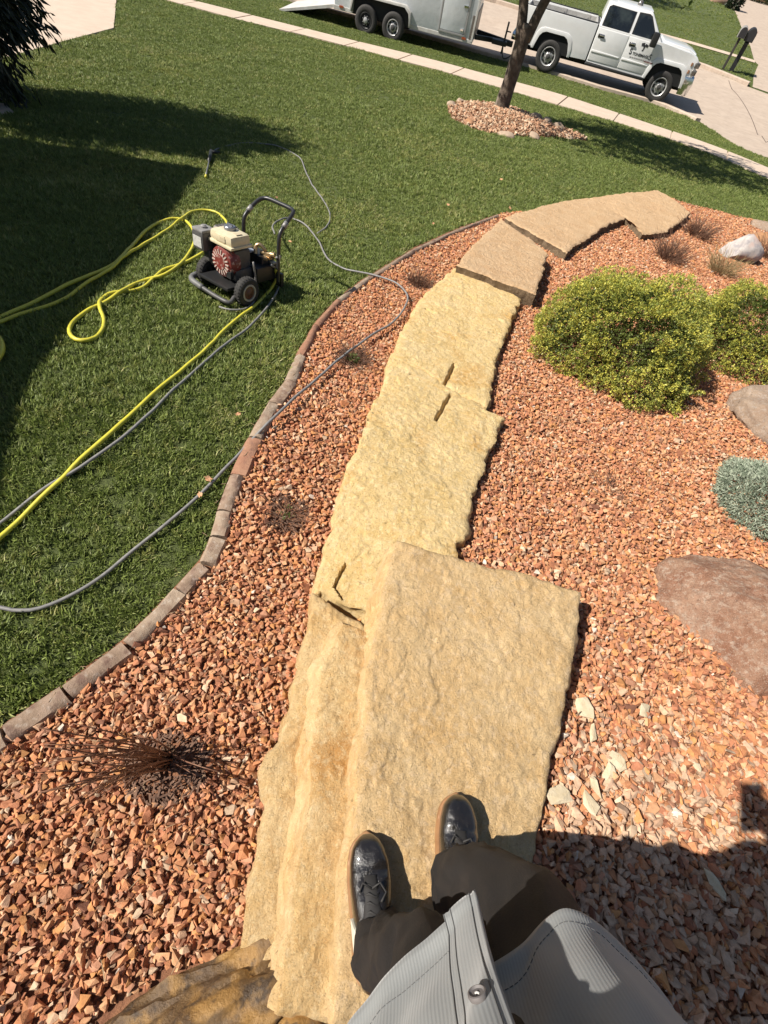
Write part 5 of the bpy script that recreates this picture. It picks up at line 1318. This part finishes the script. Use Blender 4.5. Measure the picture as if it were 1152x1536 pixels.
RS = [((676, 161), .30, .12, 'pale flat ring stone at the left tip of the tree bed'), ((690, 155), .26, .11, 'dark-edged ring stone at the upper left of the tree bed'), ((703, 188), .30, .11, 'orange flat ring stone at the lower left of the tree bed'), ((760, 206), .40, .10, 'tan flat ring stone in the middle of the lower rim'),
      ((800, 207), .36, .10, 'pale flat ring stone near the shaded end of the lower rim'), ((803, 181), .34, .16, 'grey ring stone right of the tree trunk'), ((818, 187), .32, .15, 'second grey ring stone right of the trunk, in dappled shade'), ((836, 195), .34, .15, 'grey ring stone at the far shaded right of the tree bed'), ((850, 208), .28, .09, 'low stone at the right tip of the tree bed')]
for k, (pxy, s, hh, lab) in enumerate(RS):
    boulder('ring_stone', lab, tuple(hit(*pxy) + np.array([0, 0, hh * .3])), (s * .5, s * .35, hh * .6), r_.uniform(0, 3), 80 + k, M_ringst if k != 2 else M_orangerock, planes=9, sub=3, cat='stone', group='stones round the tree bed')

# dark evergreen at the upper left
r_ = np.random.default_rng(33); eb = hit(8, 140)
ev = empty('dark_evergreen', eb, 0, 'tall dark leafy shrub at the upper left corner of the photo', 'shrub')
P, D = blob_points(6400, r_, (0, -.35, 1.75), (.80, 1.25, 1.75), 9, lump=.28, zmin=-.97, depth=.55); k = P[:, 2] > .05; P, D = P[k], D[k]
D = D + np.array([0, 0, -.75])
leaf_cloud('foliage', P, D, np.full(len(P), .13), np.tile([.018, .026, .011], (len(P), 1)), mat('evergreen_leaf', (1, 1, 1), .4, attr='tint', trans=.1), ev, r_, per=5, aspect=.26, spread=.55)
mb = MB()
for i in range(9):
    a = i / 9 * 6.283; mb.tube([(0, 0, -.1), (.1 * math.cos(a), .1 * math.sin(a), .8), (.45 * math.cos(a), .45 * math.sin(a), 2.3)], [.05, .035, .012], 7)
mb.build('trunk', M_bark, ev, smooth=True)

# ================================================================== PERSON (standing on the top slab, holding up the phone that takes the picture)
M_skin = mat('skin', (.50, .30, .21), .5, color2=(.44, .25, .17), scale=12)
M_trouser = mat('trouser_cloth', (.007, .0055, .005), .8, color2=(.0125, .0095, .008), scale=8, bump=.002, bump_scale=300, patches=[((.05, .036, .026), 9, .56, .78, .5)])
M_leather = mat('wet_leather', (.007, .006, .0055), .22, color2=(.015, .012, .010), scale=22, bump=.004, bump_scale=40, spec=.6, coat=.8)
M_gum = mat('gum_sole', (.36, .19, .085), .55, color2=(.28, .14, .06), scale=25)
M_tab = mat('shoe_white', (.66, .62, .50), .6, var=.15, scale=40)
M_lace = mat('lace', (.022, .02, .019), .7)
def skin_body(name, verts, edges, root_i, material, sub=2):
    me = bpy.data.meshes.new(name); me.from_pydata([v[:3] for v in verts], edges, []); me.update()
    o = bpy.data.objects.new(name, me); COL.objects.link(o); me.materials.append(material)
    md = o.modifiers.new('skin', 'SKIN'); md.use_smooth_shade = True
    sv = me.skin_vertices[0].data
    for i, v in enumerate(verts):
        r = v[3]; sv[i].radius = (r, r) if not isinstance(r, tuple) else r; sv[i].use_root = (i == root_i)
    s_ = o.modifiers.new('smooth', 'SUBSURF'); s_.levels = sub; s_.render_levels = sub
    return o
hipL, hipR = (.235, -.20, .86), (.385, -.20, .86)
PV = []; PE = []
def pv(p, r, par=None):
    PV.append((*p, r)); i = len(PV) - 1
    if par is not None: PE.append((par, i))
    return i
pel = pv((.31, -.22, .92), .13)
wst = pv((.285, -.235, 1.05), .125, pel); chs = pv((.22, -.27, 1.24), .14, wst); nb = pv((.17, -.30, 1.40), .075, chs); nk = pv((.155, -.29, 1.47), .055, nb)
h0 = pv((.15, -.27, 1.54), .075, nk); h1 = pv((.145, -.265, 1.62), .09, h0); h2 = pv((.145, -.275, 1.70), .075, h1)
pv((.135, -.165, 1.565), .014, h1)                     # nose
legs = []
for side, hp_, kn, an, toe in ((0, (.225, -.21, .84), (.245, -.13, .48), (.243, -.175, .09), (.205, -.06, .035)), (1, (.40, -.20, .84), (.455, -.05, .48), (.415, -.045, .09), (.405, .08, .035))):
    a = pv(hp_, .085, pel); b = pv(kn, .055, a); c = pv(an, .04, b); pv(toe, .020, c)
camp = CO; PH = CO - .014 * CF - .045 * CU               # phone centre, just behind the lens
def arm_pts(side):
    shd = np.array([.17 + side * .185, -.30 - side * .02, 1.36])
    if side == 1: wr = PH + .045 * CR - .125 * CU - .03 * CF; elb = np.array([.39, -.40, 1.12])
    else: elb = np.array([-.07, -.44, 1.10]); wr = np.array([-.05, -.40, .86])
    return shd, elb, wr
shd, elb, wr = arm_pts(1)
a = pv(tuple(shd), .055, nb); b = pv(tuple(elb), .042, a); c = pv(tuple(wr), .028, b)
p1 = pv(tuple(PH + .050 * CR - .055 * CU - .022 * CF), (.046, .026), c)
for k in range(4):                                    # fingers curl round the edge of the phone
    o_ = CU * (.034 - .020 * k); L_f = (.9, 1.0, .95, .8)[k]
    q0 = PH + .052 * CR + o_ * .8 - CU * .01; q1 = PH + .046 * CR + o_ - CU * .01 + CF * .008; q2 = PH + (.046 - .010 * L_f) * CR + o_ - CU * .01 + CF * .0105
    i0 = pv(tuple(q0), .0085, p1); i1 = pv(tuple(q1), .0075, i0); pv(tuple(q2), .006, i1)
i0 = pv(tuple(PH + .05 * CR - .05 * CU - CF * .02), .011, p1); i1 = pv(tuple(PH + .03 * CR - .035 * CU - CF * .022), .0095, i0); pv(tuple(PH + .012 * CR - .015 * CU - CF * .016), .0075, i1)
shd, elb, wr = arm_pts(-1)
a = pv(tuple(shd), .055, nb); b = pv(tuple(elb), .042, a); c = pv(tuple(wr), .028, b)
p1 = pv(tuple(wr + [.005, .01, -.07]), (.018, .034), c)
for k in range(4):
    e = np.array([0, .032 - .021 * k, 0]); L_f = (.9, 1.0, .94, .75)[k] * .075
    q0 = wr + [.008, .01, -.10] + e; q1 = q0 + np.array([.012, .004, -.5 * L_f]); q2 = q1 + np.array([.022, .006, -.42 * L_f])
    i0 = pv(tuple(q0), .009, p1); i1 = pv(tuple(q1), .008, i0); pv(tuple(q2), .0065, i1)
i0 = pv(tuple(wr + [.015, .045, -.045]), .011, p1); i1 = pv(tuple(wr + [.03, .062, -.08]), .0095, i0); pv(tuple(wr + [.038, .066, -.105]), .0075, i1)
person = skin_body('person', PV, PE, 0, M_skin, sub=1)
tag(person, 'person in grey ribbed shirt, black trousers and wet black shoes standing on the tan slab', 'person')
# hair
mb = MB(); rings = []
for t in np.linspace(0, 1, 10):
    a = t * math.pi * .55; r = .104 * math.sin(a) + .002; z = 1.645 + .112 * math.cos(a)
    rings.append([(.145 + r * math.cos(p), -.285 + r * 1.12 * math.sin(p), z) for p in np.linspace(0, 2 * math.pi, 25)[:-1]])
mb.loft(rings); mb.build('hair', mat('hair_brown', (.05, .03, .018), .6, bump=.004, bump_scale=120), person, smooth=True)
# trousers: two legs and a seat, with folds
def leg_tube(mb, pts, radii, seed, n=40, fold=.014):
    P = spline(pts, .012); s = np.linspace(0, 1, len(P)); R = np.interp(s, np.linspace(0, 1, len(radii)), radii); rings = []
    for i, p in enumerate(P):
        ring = []
        for j in range(n):
            a = j / n * 2 * math.pi; u = np.array([math.cos(a), math.sin(a), 0])
            q = p + u * R[i]; f = fbm(np.array([[u[0] * 1.3 + seed, u[1] * 1.3, p[2] * 8 + u[0] * 1.5]]), 3)[0]; f2 = abs(math.sin(p[2] * 46 + 2.2 * math.sin(a + seed) + 2 * f)) * max(0, 1 - abs(p[2] - .15) / .16)
            ring.append(tuple(q + u * (fold * f + .009 * f2)))
        rings.append(ring)
    mb.loft(rings)
mb = MB()
leg_tube(mb, [(.240, -.150, .075), (.243, -.155, .16), (.250, -.150, .30), (.255, -.125, .48), (.245, -.17, .66), (.25, -.21, .84), (.29, -.22, .90)], [.062, .060, .064, .074, .088, .105, .125], 1.3)
leg_tube(mb, [(.412, -.012, .085), (.405, -.005, .16), (.395, -.01, .28), (.430, -.035, .46), (.42, -.12, .64), (.385, -.20, .84), (.33, -.22, .90)], [.067, .068, .079, .090, .100, .108, .125], 5.1)
mb.build('trousers', M_trouser, person, smooth=True)
# shoes
def shoe(toe, ang, tabside, seed):
    R = Matrix.Rotation(ang - math.pi / 2, 3, 'Z'); org = Vector((toe[0], toe[1], 0.012))
    def W(p): return tuple(R @ Vector(p) + org)
    # along y: 0 at toe tip, negative to the heel
    Y = [-.002, -.012, -.03, -.06, -.10, -.14, -.18, -.22, -.26, -.285, -.292]
    HW = [.012, .028, .041, .050, .053, .049, .043, .040, .039, .030, .016]
    XO = [.0, .0, .0, .002, .003, .002, .0, -.002, -.002, 0, 0]
    TOP = [.026, .044, .054, .060, .066, .080, .096, .104, .104, .095, .085]
    Ys = np.linspace(Y[0], Y[-1], 46); hw = np.interp(Ys, Y[::-1], HW[::-1]); tp = np.interp(Ys, Y[::-1], TOP[::-1]); xo = np.interp(Ys, Y[::-1], XO[::-1])
    rings = []
    for y, w, t, x in zip(Ys, hw, tp, xo):
        ring = []
        for j in range(22):
            a = math.pi * j / 21; ca, sa = math.cos(a), math.sin(a)
            px_ = x + w * .98 * (abs(ca) ** .75) * (1 if ca > 0 else -1); pz = .018 + (t - .018) * (sa ** .62)
            c_ = .0035 * fbm(np.array([[px_ * 30 + seed, y * 30, pz * 30]]), 3)[0]; crease = -.004 * math.exp(-((y + .085 - px_ * .2) / .006) ** 2) - .0035 * math.exp(-((y + .070 + px_ * .25) / .005) ** 2)
            ring.append(W((px_ * (1 + c_ * 2), y, pz + (c_ + crease) * sa)))
        rings.append(ring)
    mb = MB(); mb.loft(rings); sh = mb.build('shoe', M_leather, person, smooth=True)
    out = [(x + w + .0025, y) for y, w, x in zip(Ys, hw, xo)] + [(x - w - .0025, y) for y, w, x in list(zip(Ys, hw, xo))[::-1]]
    out = [(0, .006)] + out
    mb = MB(); mb.prism(out, 0, .020, 'z', bev=.004); v = [W((x, y, z - .012)) for x, y, z in mb.v]; mb.v = v; mb.build('sole', M_gum, sh, smooth=True, angle=50)
    mb = MB()
    for k in range(6):
        y = -.105 - k * .016; t = float(np.interp(y, Y[::-1], TOP[::-1])) + .0035
        mb.tube([W(p) for p in ((-.022, y - .004, t - .010), (-.008, y + .003, t), (.008, y - .006, t + .001), (.022, y + .004, t - .010))], .0028, 6)
    mb.tube([W(p) for p in ((.0, -.11, .075), (.02, -.10, .076), (.035, -.12, .070), (.02, -.135, .084))], .0026, 6); mb.tube([W(p) for p in ((.0, -.11, .075), (-.022, -.098, .074), (-.03, -.115, .072))], .0026, 6)
    mb.build('laces', M_lace, sh, smooth=True)
    mb = MB(); mb.loft([[W((x * s2, y, t2 + .004 - .006 * (x / .02) ** 2)) for x in (-.02, -.01, 0, .01, .02)] + [W((x * s2, y, t2 - .012)) for x in (.02, -.02)] for y, t2, s2 in ((-.085, .063, .8), (-.12, .072, 1), (-.16, .089, 1.15), (-.19, .104, 1.2))]); mb.build('tongue', M_lace, sh, smooth=True)
    mb = MB(); tg_ = [(-.165, .030), (-.180, .062), (-.200, .088), (-.225, .092), (-.232, .050), (-.225, .028)]
    A = []; B = []
    for y, z in tg_:
        w = float(np.interp(y, Y[::-1], HW[::-1])); t = float(np.interp(y, Y[::-1], TOP[::-1])); sa = min(1, max(0, (z - .018) / (t - .018))) ** (1 / .62); ca = math.sqrt(max(0, 1 - sa * sa)) ** .75
        A.append(W((tabside * (w * ca + .004), y, z))); B.append(W((tabside * (w * ca - .004), y, z)))
    n = len(A); mb.add(A + B, [tuple(range(n)), tuple(range(n, 2 * n))[::-1]] + [(i, (i + 1) % n, n + (i + 1) % n, n + i) for i in range(n)]); mb.build('heel_patch', M_tab, sh)
    return sh
shoe((.168, .046), math.radians(106), -1, 3.1)
shoe((.397, .186), math.radians(95), -1, 9.7)

# shirt -------------------------------------------------------------
M_shirt = mat('shirt_cloth', (.265, .27, .262), .9, color2=(.235, .24, .235), scale=6)
nt = M_shirt.node_tree; N = nt.nodes; L = nt.links
an = N.new('ShaderNodeAttribute'); an.attribute_name = 'rib'
ml = N.new('ShaderNodeMath'); ml.operation = 'MULTIPLY'; ml.inputs[1].default_value = 2 * math.pi / .0040
sn = N.new('ShaderNodeMath'); sn.operation = 'SINE'; L.new(an.outputs['Fac'], ml.inputs[0]); L.new(ml.outputs[0], sn.inputs[0])
bp = N.new('ShaderNodeBump'); bp.inputs['Distance'].default_value = .00009; bp.inputs['Strength'].default_value = 1.0
L.new(sn.outputs[0], bp.inputs['Height']); L.new(bp.outputs[0], N['Principled BSDF'].inputs['Normal'])
N['Principled BSDF'].inputs['Sheen Weight'].default_value = .2
HEM = [(.225, -.075), (.262, -.058), (.294, -.042), (.330, -.016), (.362, -.006), (.392, -.008), (.43, -.025), (.468, -.052), (.505, -.095), (.53, -.18), (.50, -.29), (.42, -.36), (.30, -.38), (.18, -.36), (.10, -.30), (.080, -.225), (.098, -.158), (.124, -.122), (.152, -.090), (.182, -.062), (.212, -.036), (.243, -.017)]
hemc = resample(spline([(x, y, 0) for x, y in HEM], .004), 420)[:, :2]
arcl = np.concatenate([[0], np.cumsum(np.linalg.norm(np.diff(hemc, axis=0), axis=1))]); total = arcl[-1]
NZ = 90; zs = np.concatenate([np.linspace(0, .03, 6), np.linspace(.035, .67, NZ - 6)])
fr = arcl / total
hemdrop = .012 * np.cos((fr - .02) * 9) + np.where(fr > .93, .006 * (fr - .93) / .07, 0) + np.where(fr < .10, .012 * (1 - fr / .10), 0)
Vs = np.zeros((NZ, 420, 3))
cen = np.array([.30, -.20])
for i, h in enumerate(zs):
    t = h / .67
    sh_ = np.array([-.105 * t ** 1.05, -.115 * (1 - math.exp(-3.0 * t)) + .055 * float(sstep((t - .5) / .35))])
    shrink = 1 - .13 * t + .05 * math.sin(math.pi * t)
    ring = cen + (hemc - cen) * shrink + sh_
    if t > .80:                                   # close in over the shoulders
        k = (t - .80) / .20; c2 = cen + sh_
        ring = c2 + (ring - c2) * np.stack([np.full(420, 1 - .45 * k ** 2), np.full(420, 1 - .50 * k ** 1.6)], 1)
    Vs[i, :, :2] = ring; Vs[i, :, 2] = .757 + h + hemdrop * max(0, 1 - h / .25)
nrm = np.gradient(Vs[:, :, :2], axis=1); nrm = np.stack([-nrm[..., 1], nrm[..., 0]], -1); nrm /= np.linalg.norm(nrm, axis=2)[..., None] + 1e-9
uu = np.broadcast_to(arcl[None], (NZ, 420)); hh_ = np.broadcast_to(zs[:, None], (NZ, 420))
# soft folds falling from the chest plus a few sharper creases near the hem
fold = .017 * fbm(np.stack([uu * 7, hh_ * 3.0, uu * 0 + 4], -1), 3) + .009 * fbm(np.stack([uu * 15 + hh_ * 6, hh_ * 5, uu * 0 + 9], -1), 2)
lft = np.exp(-((uu - total * .86) / .10) ** 2); fold = fold - .010 * lft * np.exp(-((hh_ - .10 - (total - uu) * .35) / .022) ** 2) - .008 * np.exp(-((uu - total * .90) / .09) ** 2) * np.exp(-((hh_ - .17 - (total - uu) * .2) / .03) ** 2)
fold = fold * np.clip(hh_ / .02 + .35, 0, 1)
edge_lift = .006 * np.exp(-(total - uu) / .05)        # the button side stands proud
Vs[..., :2] += nrm * (fold + edge_lift - .010 * np.exp(-uu / .06))[..., None]
hemroll = np.where(hh_ < .016, .0022, 0); Vs[..., :2] += nrm * hemroll[..., None]
def cloth(name, V, ribv, parent, thick=.0022, material=M_shirt):
    nu, nv = V.shape[:2]; F = grid_faces(nu, nv)[:, ::-1]
    o = npmesh(name, V.reshape(-1, 3), F, material, parent=parent, smooth=True)
    a = o.data.attributes.new('rib', 'FLOAT', 'POINT'); a.data.foreach_set('value', np.asarray(ribv, np.float32).ravel())
    md = o.modifiers.new('thickness', 'SOLIDIFY'); md.thickness = thick; md.offset = -1
    return o
shirt = cloth('shirt', Vs, uu, person)
# placket strip with its two rows of stitching, buttons
ip = np.where(arcl > total - .050)[0]
Pk = Vs[:70, ip].copy(); Pk[..., :2] += nrm[:70, ip] * .006
w_ = (arcl[ip] - arcl[ip[0]]) / (arcl[ip[-1]] - arcl[ip[0]])
bulge = .0012 * np.sin(np.clip(w_, 0, 1) * math.pi) - .0016 * np.exp(-((w_ - .16) / .04) ** 2) - .0016 * np.exp(-((w_ - .84) / .04) ** 2)
Pk[..., :2] += nrm[:70, ip] * bulge[None, :, None]
plk = cloth('placket', Pk, uu[:70, ip] + .001, shirt, .003)
M_stitch = mat('stitch', (.11, .11, .108), .9); mb = MB()
for wq in (.0, .17, .83):
    c = int(np.argmin(abs(w_ - wq)))
    mb.tube([tuple(Pk[r, c] + np.array([*nrm[r, ip[c]], 0]) * .0004) for r in range(0, 68)], .00075, 5)
mb.build('stitching', M_stitch, plk)
M_button = mat('button_grey', (.12, .105, .10), .6, color2=(.17, .155, .15), scale=60)
c = int(np.argmin(abs(w_ - .52))); rb = int(np.argmin([abs(project(Pk[r, c])[1] - 1497) for r in range(70)])); print('button row', zs[rb], project(Pk[rb, c]))
for zb in (zs[rb], zs[rb] + .095, zs[rb] + .19):
    r = int(np.argmin(abs(zs[:70] - zb))); p = Pk[r, c]; n3 = Vector((*nrm[r, ip[c]], .25)).normalized()
    mb = MB(); mb.lathe([(0, .0022), (.0022, .0022), (.0026, .0030), (.0058, .0030), (.0070, .0046), (.0082, .0042), (.0086, .0022), (.0078, .0)], tuple(Vector(p) + n3 * .001), tuple(n3), 28)
    bt = mb.build('button', M_button, shirt, smooth=True, angle=40)
    mb = MB(); t_ = n3.orthogonal().normalized(); mb.tube([tuple(Vector(p) + n3 * .0038 - t_ * .002), tuple(Vector(p) + n3 * .0046), tuple(Vector(p) + n3 * .0038 + t_ * .002)], .0008, 5); mb.build('thread', mat('thread_pale', (.55, .53, .5), .8), bt)
# hem stitching
mb = MB(); rr_ = 5
for j in range(0, 418, 2):
    p0, p1 = Vs[rr_, j], Vs[rr_, j + 1]; n2 = np.array([*nrm[rr_, j], 0]) * .0004; mb.tube([tuple(p0 + n2), tuple(p0 + n2 + (p1 - p0) * 1.3)], .0005, 4, cap=False)
mb.build('hem_stitching', M_stitch, shirt)
# sleeves
for side in (-1, 1):
    shd, elb, wr = arm_pts(side); shd = shd - [side * .02, 0, 0]
    P = spline([shd + [-side * .05, 0, .0], shd, elb, elb * .25 + wr * .75], .02); mb = MB()
    mb.tube([tuple(p + .006 * np.array([vnoise(p * 12), vnoise(p * 12 + 5), 0])) for p in P], list(np.linspace(.085, .05, len(P))), 18); mb.build('sleeve', M_shirt, shirt, smooth=True)
mb = MB(); c_ = np.array([.165, -.295, 1.42]); mb.lathe([(.085, -.03), (.075, .0), (.068, .03), (.072, .034), (.080, .0)], tuple(c_), (-.1, .1, 1), 24); mb.build('collar', M_shirt, shirt, smooth=True)
# phone
Rm = Matrix((Vector(CR), Vector(CU), Vector(-CF))).transposed()
ph = MB().box((0, 0, 0), (.074, .150, .008), bev=.0035).build('phone', mat('phone_black', (.02, .02, .022), .3), None, smooth=True, angle=40)
ph.matrix_world = Matrix.Translation(Vector(PH)) @ Rm.to_4x4()
tag(ph, 'dark phone held up in the right hand in front of the face', 'phone')
mb = MB(); mb.box((0, 0, .0042), (.068, .142, .0006)); mb.build('screen', mat('screen_glass', (.01, .01, .012), .1), ph)
